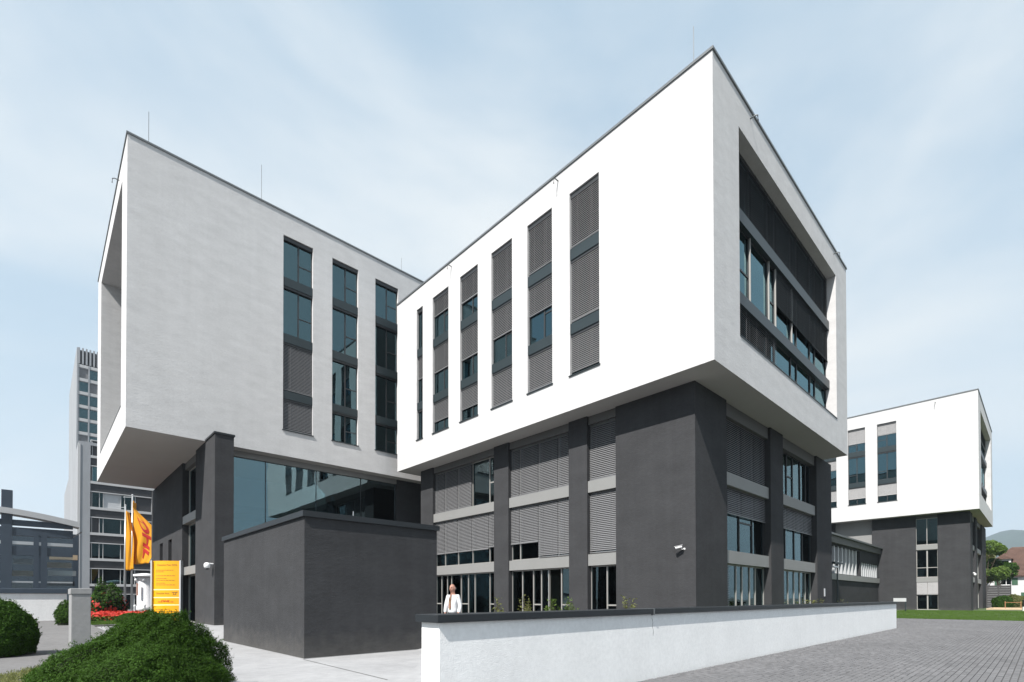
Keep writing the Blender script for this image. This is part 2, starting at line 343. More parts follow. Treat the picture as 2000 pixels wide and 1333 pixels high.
def window_strip(root, tf, u0, u1, floors, blinds, split=0.58, transom=0.42, flip=False, dg=0.17, db=0.10, bm='slat', glassm='glass', curtain=(), sill_d=0.06, fm='dark_frame'):
    """a tall window: floors = [(z0,z1)...] with a spandrel panel between; blinds = lowered fraction per floor"""
    zb, zt = floors[0][0], floors[-1][1]; um = u0+(u1-u0)*((1-split) if flip else split)
    fr = MB(tf)
    fr.box(u0, u0+0.05, dg-0.03, dg+0.05, zb, zt).box(u1-0.05, u1, dg-0.03, dg+0.05, zb, zt)
    for (a, b) in floors:
        fr.box(u0+0.05, u1-0.05, dg-0.03, dg+0.05, a, a+0.05).box(u0+0.05, u1-0.05, dg-0.03, dg+0.05, b-0.05, b)
        fr.box(um-0.04, um+0.04, dg-0.03, dg+0.05, a+0.05, b-0.05)
        zt_ = a+(b-a)*transom; ua, ub = (u0+0.05, um-0.04) if flip else (um+0.04, u1-0.05)
        if ub-ua > 0.25: fr.box(ua, ub, dg-0.028, dg+0.048, zt_-0.03, zt_+0.03)
    w = fr.build('window', fm, root)
    for i, (a, b) in enumerate(floors):
        zt_ = a+(b-a)*transom
        big = (um+0.04, u1-0.05) if flip else (u0+0.05, um-0.04); sm = (u0+0.05, um-0.04) if flip else (um+0.04, u1-0.05)
        pane(w, tf, *big, a+0.05, b-0.05, dg, glassm)
        if sm[1]-sm[0] > 0.25:
            pane(w, tf, *sm, a+0.05, zt_-0.03, dg, glassm); pane(w, tf, *sm, zt_+0.03, b-0.05, dg, glassm)
        if i: MB(tf).box(u0+0.012, u1-0.012, 0.03, dg+0.10, floors[i-1][1]+0.0, a).build('spandrel', 'dark_metal', w)
        hb = 0.24 if i == len(floors)-1 else 0.13
        MB(tf).box(u0+0.013, u1-0.013, 0.07, dg-0.035, b-hb, b-0.002).build('blind_box_shadow', 'dark_frame', w)  # blind box in dark colour, doubling as painted shadow under the window head
        if blinds[i] > 0: blind(w, tf, u0+0.03, u1-0.03, b-hb, b-(b-a)*blinds[i]+0.04, db, bm)
        if i in curtain:
            c = MB(tf); k = 26; wv = [(u0+0.1+(u1-u0-0.2)*q/k) for q in range(k+1)]
            for q in range(k):
                if 9 < q < 15: continue
                d0 = dg+0.22+0.03*math.sin(q*2.1); d1 = dg+0.22+0.03*math.sin((q+1)*2.1)
                c.add([(wv[q], d0, a), (wv[q+1], d1, a), (wv[q+1], d1, b), (wv[q], d0, b)], [(0, 1, 2, 3)])
            c.build('curtain', 'curtain', w)
    MB(tf).box(u0-0.05, u1+0.05, -sill_d, dg, zb-0.045, zb).build('sill', 'dark_metal', w)
    return w
def bay_level(root, tf, z0, z1, d, bounds, blind_to=None, bl=None, tr=None, fm='aluminium', glassm='glass_clear', bm='slat', skip=(), mw=0.06, **kw):
    """one storey of a glazed bay: mullions at bounds (u); bl = lowered fraction per light; tr = lights that have a transom"""
    fr = MB(tf); n = len(bounds)-1
    for i, u in enumerate(bounds):
        h = mw/2; fr.box(max(u-h, bounds[0]), min(u+h, bounds[-1]), d-0.05, d+0.07, z0, z1)
    for i in range(n):
        a, b = bounds[i]+mw/2, bounds[i+1]-mw/2
        fr.box(a, b, d-0.03, d+0.05, z0, z0+0.06).box(a, b, d-0.03, d+0.05, z1-0.06, z1)
        if tr and i in tr: fr.box(a, b, d-0.03, d+0.05, z0+(z1-z0)*tr[i]-0.035, z0+(z1-z0)*tr[i]+0.035)
    w = fr.build('window', fm, root)
    for i in range(n):
        a, b = bounds[i]+mw/2, bounds[i+1]-mw/2
        if i in skip: continue
        if tr and i in tr:
            zc = z0+(z1-z0)*tr[i]; pane(w, tf, a, b, z0+0.06, zc-0.035, d, glassm); pane(w, tf, a, b, zc+0.035, z1-0.06, d, glassm)
        else: pane(w, tf, a, b, z0+0.06, z1-0.06, d, glassm)
        if bl and bl[i] > 0: blind(w, tf, bounds[i]+0.015, bounds[i+1]-0.015, z1-0.01, z1-(z1-z0)*bl[i]+0.03, d-0.13, bm, **kw)
    return w
def spout(root, p, out):
    o = Vector(out); p = Vector(p)
    MB().tube([p, p+o*0.22, p+o*0.30+Vector((0, 0, -0.06)), p+o*0.32+Vector((0, 0, -0.30))], 0.028, 7).build('overflow_spout', 'zinc_edge', root, smooth=True)
def rod(root, x, y, z, h):
    MB().tube([(x, y, z), (x, y, z+0.35)], 0.022, 6).tube([(x, y, z+0.35), (x, y, z+h)], 0.013, 6).build('lightning_rod', 'zinc_edge', root)
def edge_cap(root, x0, x1, y0, y1, z, o=0.05, h=0.10, material='zinc_edge'):
    mb = MB(); t = 0.45
    mb.box(x0-o, x0+t, y0-o, y1+o, z, z+h).box(x1-t, x1+o, y0-o, y1+o, z, z+h)
    mb.box(x0+t, x1-t, y0-o, y0+t, z, z+h).box(x0+t, x1-t, y1-t, y1+o, z, z+h)
    return mb.build('roof_edge', material, root)
B3 = [(12.07, 14.02), (14.52, 17.52), (18.05, 20.68)]
A4 = B3[:2]+[(18.05, 21.02), (21.55, 24.13)]

# ------------------------------------------------------------------ office block with the long sunlit side (centre)
bx0, bx1, by0, by1, bz0, bz1 = 18.11, 36.37, 8.28, 30.69, 10.45, 22.02
Bk = thing('office_block', (27, 19.5, 0.2), 'white cantilevered box on dark base, its sunlit side lined with six blind-shaded window strips', 'building', 'white box office blocks on dark bases')
tfL = FX(bx0); bw = [(27.55, 28.26), (24.75, 26.43), (21.95, 23.60), (19.12, 20.78), (16.29, 17.98), (13.48, 15.18)]
holes = [(a, b, 12.07, 20.68) for a, b in bw]
MB(tfL).holed(by0, by1, bz0, bz1, holes, 0.32).build('wall', 'white_render', Bk)
rc = (20.42, 34.10, 12.16, 20.64)
MB(FY(by0)).holed(bx0+0.32, bx1-0.32, bz0, bz1, [rc], 0.62).build('wall', 'white_render', Bk)
MB().box(bx1-0.32, bx1, by0, by1, bz0, bz1).build('wall', 'white_render', Bk)
MB().box(bx0+0.32, bx1-0.32, by1-0.32, by1, bz0, bz1).build('wall', 'white_render', Bk)
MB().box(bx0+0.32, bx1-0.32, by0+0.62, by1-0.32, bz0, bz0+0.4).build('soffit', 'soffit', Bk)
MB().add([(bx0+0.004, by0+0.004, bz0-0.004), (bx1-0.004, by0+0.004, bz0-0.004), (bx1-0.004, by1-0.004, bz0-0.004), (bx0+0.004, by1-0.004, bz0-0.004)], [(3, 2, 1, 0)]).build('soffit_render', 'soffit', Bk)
MB().box(bx0+0.32, bx1-0.32, by0+0.62, by1-0.32, bz1-0.5, bz1-0.2).build('roof', 'zinc_edge', Bk)
edge_cap(Bk, bx0, bx1, by0, by1, bz1)
inn = MB()
for z in (14.15, 17.65): inn.box(bx0+0.45, bx1-0.4, by0+1.0, by1-0.4, z, z+0.25)
inn.build('interior_floor', 'interior_floor', Bk)
MB().box(bx0+5.0, bx1-5.0, by0+5.0, by1-4.0, bz0+0.4, bz1-0.5).build('interior_core', 'interior_wall', Bk)
bspec = [(0.0, 0.5, 0.0), (0.66, 0.56, 0.48), (0.66, 0.62, 0.62), (0.97, 0.56, 0.97), (0.97, 0.52, 0.97), (0.93, 0.98, 0.98)]
for (a, b), s in zip(bw, bspec): window_strip(Bk, tfL, a, b, B3, s, flip=True, split=0.62, curtain=(0, 1) if s[0] < 0.7 else ())
# glazed recess on the shaded end
tfR = FY(by0); dR = 0.60; ub = [20.42, 22.75, 24.95, 25.80, 28.05, 28.95, 31.15, 32.0, 34.10]
lev = [(12.16, 14.02), (14.52, 17.52), (18.05, 20.64)]
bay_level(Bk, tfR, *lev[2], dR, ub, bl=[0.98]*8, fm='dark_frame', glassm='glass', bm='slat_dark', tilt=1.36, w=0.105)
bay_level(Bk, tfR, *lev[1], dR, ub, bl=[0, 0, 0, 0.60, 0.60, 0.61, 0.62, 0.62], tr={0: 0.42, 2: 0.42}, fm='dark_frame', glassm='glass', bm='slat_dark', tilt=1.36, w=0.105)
bay_level(Bk, tfR, *lev[0], dR, ub, bl=[0.95, 0.95, 0.95, 0, 0, 0, 0, 0], fm='dark_frame', glassm='glass', bm='slat')
for a, b in ((14.02, 14.52), (17.52, 18.05)):
    MB(tfR).box(20.42, 34.10, 0.36, 0.72, a, b).build('spandrel', 'dark_metal', Bk)
MB(tfR).box(20.42, 34.10, -0.03, 0.55, 12.16, 12.20).build('sill', 'dark_metal', Bk)
for uu in (22.75, 24.95, 25.80, 28.05):
    MB(tfR).box(uu-0.02, uu+0.02, 0.47, 0.54, 14.6, 17.5).build('mullion', 'aluminium', Bk)
for p in ((bx0, 15.88, 21.72), (bx0, 24.43, 21.72)): spout(Bk, p, (-1, 0, 0))
for p in ((21.6, by0, 21.72), (33.7, by0, 21.72)): spout(Bk, p, (0, -1, 0))
rod(Bk, 18.7, 9.3, 22.1, 2.1)
# dark base
kx, ky, ez = 19.26, 9.62, 0.2
piers = [(28.10, 29.54), (20.67, 21.90), (15.10, 16.25), (9.62, 13.45)]
tl = FX(kx)
for a, b in piers[:3]: MB(tl).box(a, b, 0, 0.9, ez, bz0-0.01).build('pier', 'dark_plaster', Bk)
MB().box(kx, 22.2, ky, 13.45, ez, bz0-0.01).build('corner_wall', 'dark_plaster', Bk)
tr_ = FY(ky)
MB(tr_).box(27.4, 29.2, 0, 0.9, ez, bz0-0.01).build('pier', 'dark_plaster', Bk)
MB(tr_).box(35.0, 38.1, 0, 0.9, ez, bz0-0.01).build('pier', 'dark_plaster', Bk)
MB().box(37.6, 38.1, ky+0.9, 29.5, ez, bz0-0.01).build('side_wall', 'dark_plaster', Bk)
MB().box(kx+0.9, 38.1, 29.1, 29.54, ez, bz0-0.01).build('side_wall', 'dark_plaster', Bk)
MB().box(kx+7, 34, 15.5, 26, ez, bz0-0.02).build('interior_core', 'interior_wall', Bk)
inn = MB()
for z in (3.3, 6.85): inn.box(kx+0.75, 37.6, ky+1.0, 29.1, z, z+0.35)
inn.build('interior_floor', 'interior_floor', Bk)
DW = 0.34
for a, b in ((21.90, 28.10), (16.25, 20.67), (13.45, 15.10)):
    MB(tl).box(a, b, 0.10, 0.75, 10.05, bz0-0.012).build('lintel', 'lintel', Bk)
    for z in (6.75, 3.22): MB(tl).box(a, b, 0.06, 0.72, z, z+0.55).build('beam', 'grey_beam', Bk)
op1 = [28.10, 27.07, 25.66, 24.20, 22.60, 21.90][::-1]
bay_level(Bk, tl, 7.30, 10.05, DW, op1, bl=[0, 0, 0.99, 0.99, 0.99], tr={0: 0.45}, fm='aluminium')
bay_level(Bk, tl, 3.77, 6.75, DW, op1, bl=[0.70, 0.73, 0.73, 0.73, 0.73], fm='aluminium')
g1 = [21.90, 22.60, 24.0, 24.65, 25.38, 26.40, 26.85, 27.48, 28.10]
bay_level(Bk, tl, ez+0.02, 3.22, DW, g1, tr={0: 0.37, 3: 0.37, 7: 0.37}, glassm='glass_clear')
op2 = [16.25, 17.15, 18.55, 20.0, 20.67]
bay_level(Bk, tl, 7.30, 10.05, DW, op2, bl=[0.99]*4)
bay_level(Bk, tl, 3.77, 6.75, DW, op2, bl=[0.985, 0.985, 0.70, 0.70])
g2 = [16.25, 17.0, 17.88, 18.41, 19.0, 19.84, 20.67]
bay_level(Bk, tl, ez+0.02, 3.22, DW, g2, tr={0: 0.37, 3: 0.37}, skip=(1,), glassm='glass_clear')
MB(tl).box(16.32, 17.0, 0.9, 0.98, ez, 2.9).build('wood_panel', 'wood', Bk)
op3 = [13.45, 15.10]
bay_level(Bk, tl, 7.30, 10.05, DW, op3, bl=[0.99]); bay_level(Bk, tl, 3.77, 6.75, DW, op3, bl=[0.985])
bay_level(Bk, tl, ez+0.02, 3.22, DW, [13.45, 14.16, 15.10], tr={0: 0.37})
for a, b in ((22.2, 27.4), (29.2, 35.0)):
    MB(tr_).box(a, b, 0.12, 0.78, 9.85, bz0-0.012).build('lintel', 'lintel', Bk)
    for z in (6.75, 3.22): MB(tr_).box(a, b, 0.10, 0.75, z, z+0.58).build('beam', 'grey_beam', Bk)
q1 = [22.2, 22.85, 24.4, 25.95, 27.4]; q2 = [29.2, 30.6, 32.1, 33.5, 35.0]; DQ = 0.42
bay_level(Bk, tr_, 7.33, 9.85, DQ, q1, bl=[0.99]*4, fm='dark_frame'); bay_level(Bk, tr_, 3.80, 6.75, DQ, q1, bl=[0.42]*4, tr={2: 0.5}, fm='dark_frame')
bay_level(Bk, tr_, ez+0.02, 3.22, DQ, [22.2, 22.9, 24.0, 24.7, 25.6, 26.3, 27.4], fm='aluminium')
bay_level(Bk, tr_, 7.33, 9.85, DQ, [29.2, 30.0, 30.9, 31.9, 33.2, 34.2, 35.0], tr={2: 0.5}, fm='dark_frame'); bay_level(Bk, tr_, 3.80, 6.75, DQ, q2, bl=[0.42]*4, fm='dark_frame')
bay_level(Bk, tr_, ez+0.02, 3.22, DQ, [29.2, 30.3, 31.0, 32.0, 33.0, 34.0, 35.0], fm='aluminium')
lv = MB(tr_)
for i in range(36): lv.add([(22.25, 0.16, 0.25+i*0.08), (22.8, 0.16, 0.25+i*0.08), (22.8, 0.23, 0.30+i*0.08), (22.25, 0.23, 0.30+i*0.08)], [(0, 1, 2, 3)])
stuff(lv.build('louvre', 'slat', Bk))

# ------------------------------------------------------------------ taller office block with the shaded face (left)
ax0, ax1, ay0, ay1, az0, az1 = 3.24, 46.0, 32.01, 48.6, 10.45, 25.50
Ak = thing('office_block', (14, 40, 0.2), 'tallest white box, shaded face with tall teal windows and deep open frame on its end', 'building', 'white box office blocks on dark bases')
tfA = FY(ay0); aw = [(10.93, 12.76), (14.03, 15.85), (17.13, 18.94), (20.23, 22.05), (23.33, 25.15)]
MB(tfA).holed(ax0+0.5, ax1, az0, az1, [(a, b, 12.07, 24.13) for a, b in aw], 0.32).build('wall', 'white_render', Ak)
# (the end wall overlaps the corner so that both faces meet in one clean edge)
MB(FX(ax0)).holed(ay0, ay1, az0, az1, [(34.1, 46.2, 12.05, 24.35)], 0.5).build('wall', 'white_render', Ak)
lg = MB()      # lining of the open frame
lg.box(ax0+0.5, ax0+2.8, 34.1-0.3, 34.1, 12.05, 24.35).box(ax0+0.5, ax0+2.8, 46.2, 46.5, 12.05, 24.35)
lg.box(ax0+0.5, ax0+2.8, 34.1-0.3, 46.5, 24.35, 24.65).box(ax0+0.5, ax0+2.8, 34.1-0.3, 46.5, 11.75, 12.05)
lg.build('frame_lining', 'white_render', Ak)
MB(FX(ax0)).box(34.1, 46.2, -0.02, 0.2, 12.05, 12.08).build('sill', 'dark_metal', Ak)
tfe = FX(ax0)
for k, (a, b) in enumerate([(12.05, 14.0), (14.5, 17.5), (18.0, 21.0), (21.5, 24.35)]):
    bay_level(Ak, tfe, a, b, 2.6, [34.1+12.1*i/6 for i in range(7)], fm='dark_frame', glassm='glass')
    if k: MB(tfe).box(34.1, 46.2, 2.45, 2.8, a-0.5, a).build('spandrel', 'dark_metal', Ak)
MB().box(ax0+0.5, ax1, ay1-0.32, ay1, az0, az1).build('wall', 'white_render', Ak)
MB().box(ax1-0.3, ax1+0.02, ay0+0.32, ay1-0.32, az0, az1).build('wall', 'white_render', Ak)
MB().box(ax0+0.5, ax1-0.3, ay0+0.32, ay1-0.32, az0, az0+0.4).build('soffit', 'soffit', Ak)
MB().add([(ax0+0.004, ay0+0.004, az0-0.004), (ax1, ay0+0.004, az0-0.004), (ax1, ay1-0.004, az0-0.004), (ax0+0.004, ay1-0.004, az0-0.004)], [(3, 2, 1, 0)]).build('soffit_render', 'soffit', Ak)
MB().box(ax0+0.5, ax1-0.3, ay0+0.32, ay1-0.32, az1-0.5, az1-0.2).build('roof', 'zinc_edge', Ak)
edge_cap(Ak, ax0, ax1, ay0, ay1, az1)
inn = MB()
for z in (14.15, 17.65, 21.15): inn.box(ax0+3.2, ax1-0.4, ay0+0.5, ay1-0.4, z, z+0.25)
inn.build('interior_floor', 'interior_floor', Ak)
MB().box(ax0+3.4, ax1-1, ay0+5.5, ay1-3, az0+0.4, az1-0.5).build('interior_core', 'interior_wall', Ak)
aspec = [(0.985, 0.985, 0, 0.0), (0, 0, 0, 0), (0, 0, 0, 0), (0, 0, 0, 0), (0, 0, 0, 0)]
for i, ((a, b), s) in enumerate(zip(aw, aspec)):
    window_strip(Ak, tfA, a, b, A4, s, split=0.53, transom=0.43, curtain=(0, 1) if i == 1 else (), dg=0.20, db=0.11)
for x, y, h in ((4.25, 33.0, 2.4), (9.95, 33.0, 2.9), (19.8, 33.0, 1.7)): rod(Ak, x, y, az1+0.1, h)
spout(Ak, (ax0, 35.5, az1-0.3), (-1, 0, 0))
# dark base, fin wall and glazed hall
fx, fy = 6.804, 30.02
MB().box(fx, 7.71, fy, ay0-0.02, 0.1, 10.42).build('fin_wall', 'dark_plaster', Ak)
MB().box(fx-0.05, 7.76, fy-0.05, ay0-0.012, 10.42, 10.52).build('fin_cap', 'cap_metal', Ak)
tfx = FX(fx)
MB().box(fx, 7.71, ay0-0.02, 34.41, 0.1, az0-0.01).build('pier', 'dark_plaster', Ak)
MB(tfx).holed(38.16, 50.1, 0.1, az0-0.01, [(45.0, 46.25, 2.2, 5.85), (41.6, 42.85, 2.2, 5.85)], 0.5).build('side_wall', 'dark_plaster', Ak)
for a, b in ((45.0, 46.25), (41.6, 42.85)): bay_level(Ak, tfx, 2.2, 5.85, 0.40, [a, b], fm='dark_frame', glassm='glass')
for z0, z1 in ((7.0, 10.0), (3.7, 6.45), (0.2, 3.18)):
    bay_level(Ak, tfx, z0, z1, 0.42, [34.41, 35.9, 38.16], fm='aluminium', glassm='glass_clear')
for z in (6.45, 3.18): MB(tfx).box(34.41, 38.16, 0.02, 0.6, z, z+0.5).build('beam', 'grey_beam', Ak)
MB(tfx).box(34.41, 38.16, 0.15, 0.7, 10.0, az0-0.012).build('lintel', 'lintel', Ak)
gy = 32.75; tg = FY(gy)
MB(tg).box(7.71, 19.25, 0.0, 0.5, 10.10, az0-0.012).build('lintel', 'grey_beam', Ak)
gb = [7.71, 10.21, 13.34, 16.48, 19.23]
hall = MB(tg)
for u in gb[1:-1]: hall.box(u-0.015, u+0.015, 0.10, 0.22, 0.2, 10.1)
hall.box(19.17, 19.25, 0.05, 0.25, 0.2, 10.1)
hall = hall.build('hall_glazing', 'dark_frame', Ak)
for i in range(4): pane(hall, tg, gb[i]+0.018, gb[i+1]-0.018, 0.25, 10.1, 0.14, 'glass_hall')
MB().box(8.2, 11.4, gy+0.9, gy+3.5, 6.85, 7.35).build('gallery_floor', 'grey_beam', Ak)
MB().box(7.8, 21, gy+7.0, gy+7.3, 0.1, az0-0.02).build('interior_core', 'interior_wall', Ak)
MB().box(7.72, 40, gy+0.6, gy+7.0, 0.1, 0.16).build('interior_floor', 'interior_floor', Ak)
MB().box(19.25, 40, gy, gy+0.4, 0.1, az0-0.01).build('side_wall', 'dark_plaster', Ak)
MB().box(fx+0.5, 40, 49.7, 50.1, 0.1, az0-0.01).build('side_wall', 'dark_plaster', Ak)

# ------------------------------------------------------------------ farther office block (right)
cx0, cx1, cy0, cy1, cz0, cz1 = 67.6, 86.4, 4.35, 26.8, 10.45, 22.25
Ck = thing('office_block', (77, 15, 0.3), 'farthest white box block on dark base at right, beyond the lawn strip', 'building', 'white box office blocks on dark bases')
tfC = FX(cx0); cw = [(10.88, 12.60), (13.70, 15.36), (16.52, 18.20), (19.34, 21.0), (22.15, 23.8)]
F3 = [(a+0.17, b+0.17) for a, b in B3]
MB(tfC).holed(cy0, cy1, cz0, cz1, [(a, b, F3[0][0], F3[-1][1]) for a, b in cw], 0.32).build('wall', 'white_render', Ck)
MB(FY(cy0)).holed(cx0+0.32, cx1-0.32, cz0, cz1, [(70.2, 84.2, 12.16, 20.85)], 0.62).build('wall', 'white_render', Ck)
MB().box(cx1-0.32, cx1, cy0, cy1, cz0, cz1).build('wall', 'white_render', Ck)
MB().box(cx0+0.32, cx1-0.32, cy1-0.32, cy1, cz0, cz1).build('wall', 'white_render', Ck)
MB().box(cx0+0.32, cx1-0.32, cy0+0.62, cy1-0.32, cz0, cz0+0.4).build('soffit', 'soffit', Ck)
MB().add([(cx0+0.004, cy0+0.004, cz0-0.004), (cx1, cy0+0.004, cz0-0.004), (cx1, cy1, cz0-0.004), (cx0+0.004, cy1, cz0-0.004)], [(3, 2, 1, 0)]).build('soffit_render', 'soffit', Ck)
MB().box(cx0+0.32, cx1-0.32, cy0+0.62, cy1-0.32, cz1-0.5, cz1-0.2).build('roof', 'zinc_edge', Ck)
edge_cap(Ck, cx0, cx1, cy0, cy1, cz1)
MB().box(cx0+4, cx1-4, cy0+4, cy1-4, cz0+0.4, cz1-0.5).build('interior_core', 'interior_wall', Ck)
cspec = [(0.68, 0.0, 0.50), (0.68, 0.0, 0.66), (0.68, 0.4, 0.66), (0.6, 0.6, 0.6), (0.6, 0.6, 0.6)]
for (a, b), s in zip(cw, cspec): window_strip(Ck, tfC, a, b, F3, s, split=0.5, transom=0.3, bm='slat_pale')
tC2 = FY(cy0); ubc = [70.2+14*i/6 for i in range(7)]
for k, (a, b) in enumerate(lev[:2]+[(18.05, 20.85)]):
    bay_level(Ck, tC2, a, b, 0.6, ubc, bl=[0.5*(k != 1)]*6, fm='dark_frame', glassm='glass')
    if k: MB(tC2).box(70.2, 84.2, 0.36, 0.72, a-0.5, a).build('spandrel', 'dark_metal', Ck)
spout(Ck, (cx0, 7.6, 21.9), (-1, 0, 0))
gx, gy2 = 68.635, 5.13; tb = FX(gx)
MB(tb).box(gy2, 7.66, 0, 2.6, 0.0, cz0-0.01).build('corner_wall', 'dark_plaster', Ck)
MB(tb).box(9.45, 13.35, 0, 0.6, 0.0, cz0-0.01).build('pier', 'dark_plaster', Ck)
MB(tb).box(13.35, 17.0, 0.35, 0.6, 0.0, cz0-0.01).build('wall_panel', 'grey_beam', Ck)
MB(tb).box(17.0, 19.0, 0.0, 0.6, 0.0, cz0-0.01).build('pier', 'dark_plaster', Ck)
MB(tb).box(19.0, 26.0, 0.3, 0.6, 0.0, cz0-0.01).build('wall_panel', 'lintel', Ck)
for z in (6.76, 3.30): MB(tb).box(7.66, 9.45, 0.03, 0.5, z, z+0.52).build('beam', 'grey_beam', Ck)
MB(tb).box(7.66, 9.45, 0.12, 0.5, 10.1, cz0-0.012).build('lintel', 'lintel', Ck)
bay_level(Ck, tb, 7.28, 10.1, 0.2, [7.66, 8.55, 9.45], glassm='glass_clear'); bay_level(Ck, tb, 3.82, 6.76, 0.2, [7.66, 8.55, 9.45], tr={0: 0.35, 1: 0.35}, glassm='glass_clear', mw=0.12)
bay_level(Ck, tb, 0.38, 3.30, 0.2, [7.66, 8.55, 9.45], bl=[0.46, 0.46], bm='slat_pale', glassm='glass_clear', mw=0.12)
MB(tb).box(7.5, 9.6, -0.05, 0.2, 0.28, 0.38).build('sill', 'grey_beam', Ck)
tb2 = FY(gy2)
for a, b in ((74.6, 76.4), (82.6, 88.5)): MB(tb2).box(a, b, 0, 0.8, 0.0, cz0-0.01).build('pier', 'dark_plaster', Ck)
for a, b in ((71.24, 74.6), (76.4, 82.6)):
    MB(tb2).box(a, b, 0.12, 0.7, 9.9, cz0-0.012).build('lintel', 'lintel', Ck)
    for z in (6.76, 3.30): MB(tb2).box(a, b, 0.1, 0.7, z, z+0.52).build('beam', 'grey_beam', Ck)
    bs = [a+(b-a)*i/3 for i in range(4)]
    bay_level(Ck, tb2, 7.28, 9.9, 0.4, bs, fm='dark_frame'); bay_level(Ck, tb2, 3.82, 6.76, 0.4, bs, fm='aluminium', mw=0.25); bay_level(Ck, tb2, 0.38, 3.3, 0.4, bs, fm='aluminium', mw=0.2)
MB().box(gx+3.2, 87, 9, 25, 0.0, cz0-0.02).build('interior_core', 'interior_wall', Ck)
inn = MB()
for z in (3.4, 6.85): inn.box(gx+0.65, 87, gy2+1.0, 25, z, z+0.3)
inn.build('interior_floor', 'interior_floor', Ck)

# ------------------------------------------------------------------ low link wing between the two blocks
Lk = thing('link_wing', (52, 16, 0.2), 'low dark wing with pale window posts joining the two blocks behind the garden wall', 'building')
tk = FY(12.8); zr = 7.25
MB(tk).holed(38.6, 68.6, 0.1, zr-0.75, [(40, 60.5, 3.85, 6.3), (60.9, 68.2, 3.85, 5.25)], 0.5).build('wall', 'dark_plaster', Lk)
MB(tk).box(38.6, 68.6, -0.25, 8, zr-0.75, zr-0.15).build('fascia', 'lintel', Lk)
MB(tk).box(38.5, 68.62, -0.45, 8, zr-0.15, zr).build('roof', 'zinc_edge', Lk)
MB(tk).box(38.6, 68.6, -0.12, 0.0, 3.28, 3.80).build('beam', 'grey_beam', Lk)
u = 40.4
while u < 60.3: MB(tk).box(u-0.14, u+0.14, 0.02, 0.42, 3.85, 6.3).build('window_post', 'pale_grey', Lk); u += 1.25
u = 61.5
while u < 68.1: MB(tk).box(u-0.17, u+0.17, 0.02, 0.42, 3.85, 5.25).build('window_post', 'pale_grey', Lk); u += 0.92
w = MB(tk).box(40, 60.5, 0.44, 0.48, 3.85, 6.3).box(60.9, 68.2, 0.44, 0.48, 3.85, 5.25).build('glazing', 'glass', Lk)
for i in range(9): MB(tk).box(42+i*3.0, 43.4+i*3.0, 0.3, 1.6, zr, zr+0.16).build('skylight', 'pale_grey', Lk)
MB(tk).box(38.6, 68.6, 7.6, 8, 0.1, zr-0.75).build('wall', 'dark_plaster', Lk)

# ------------------------------------------------------------------ dark plastered pavilion in front of the glazed hall
Pv = thing('entrance_pavilion', (7.5, 18, 0.0), 'windowless dark grey rendered cube with metal coping in front of the glazed hall', 'outbuilding')
px0, px1, py0, py1 = 5.36, 9.76, 14.0, 22.2
MB().box(px0, px1, py0, py1, -0.05, 3.93).build('wall', 'dark_plaster', Pv)
MB().box(px0-0.07, px1+0.07, py0-0.07, py1+0.05, 3.93, 4.09).build('coping', 'cap_metal', Pv)
MB().box(px0+0.4, px1-0.4, py0+0.4, py1-0.4, 4.09, 4.10).build('roof', 'zinc_edge', Pv)
MB().box(px0-0.02, px1+0.02, py0-0.02, py1, -0.04, 0.012).build('base_strip', 'concrete_pier', Pv)
MB().tube([(6.75, 13.93, 4.09), (6.75, 13.93, 4.22)], 0.012, 6).build('roof_clip', 'steel_grey', Pv)

# ------------------------------------------------------------------ white garden wall with dark coping
Wl = thing('garden_wall', (20, 5.9, 0), 'long white rendered garden wall with dark metal coping beside the paved driveway', 'wall')
wx0, wx1, wy0, wy1 = 3.98, 34.6, 5.65, 6.08
mb = MB(); xs = rng(wx0, wx1, 0.6); zs = [-0.05, 0.45, 0.9, 1.32]
n0 = 0
MB().box(wx0, wx1, wy0, wy1, -0.05, 1.32).build('wall_face', 'rough_white', Wl)
cuts = [wx0-0.07, 9.35, 13.6, 18.6, 23.6, 28.6, wx1+0.06]
for i in range(len(cuts)-1):
    a, b = cuts[i]+(0.006 if i else 0), cuts[i+1]-0.006
    bevel(MB().box(a, b, wy0-0.062, wy1+0.06, 1.322, 1.432).build('coping', 'cap_metal', Wl), 0.006)
MB().box(9.33, 9.37, wy0-0.068, wy1+0.06, 1.30, 1.437).build('joint_clip', 'zinc_edge', Wl)
# settlement crack under the coping joint
cr = MB(); pts = [(9.36, 1.24), (9.40, 1.14), (9.37, 1.07), (9.42, 0.96), (9.40, 0.86)]
for (a, za), (b, zb_) in zip(pts, pts[1:]): cr.add([(a-0.006, wy0-0.003, za), (a+0.006, wy0-0.003, za), (b+0.004, wy0-0.003, zb_), (b-0.004, wy0-0.003, zb_)], [(0, 1, 2, 3)])
cr.build('crack', 'paver_joint', Wl)

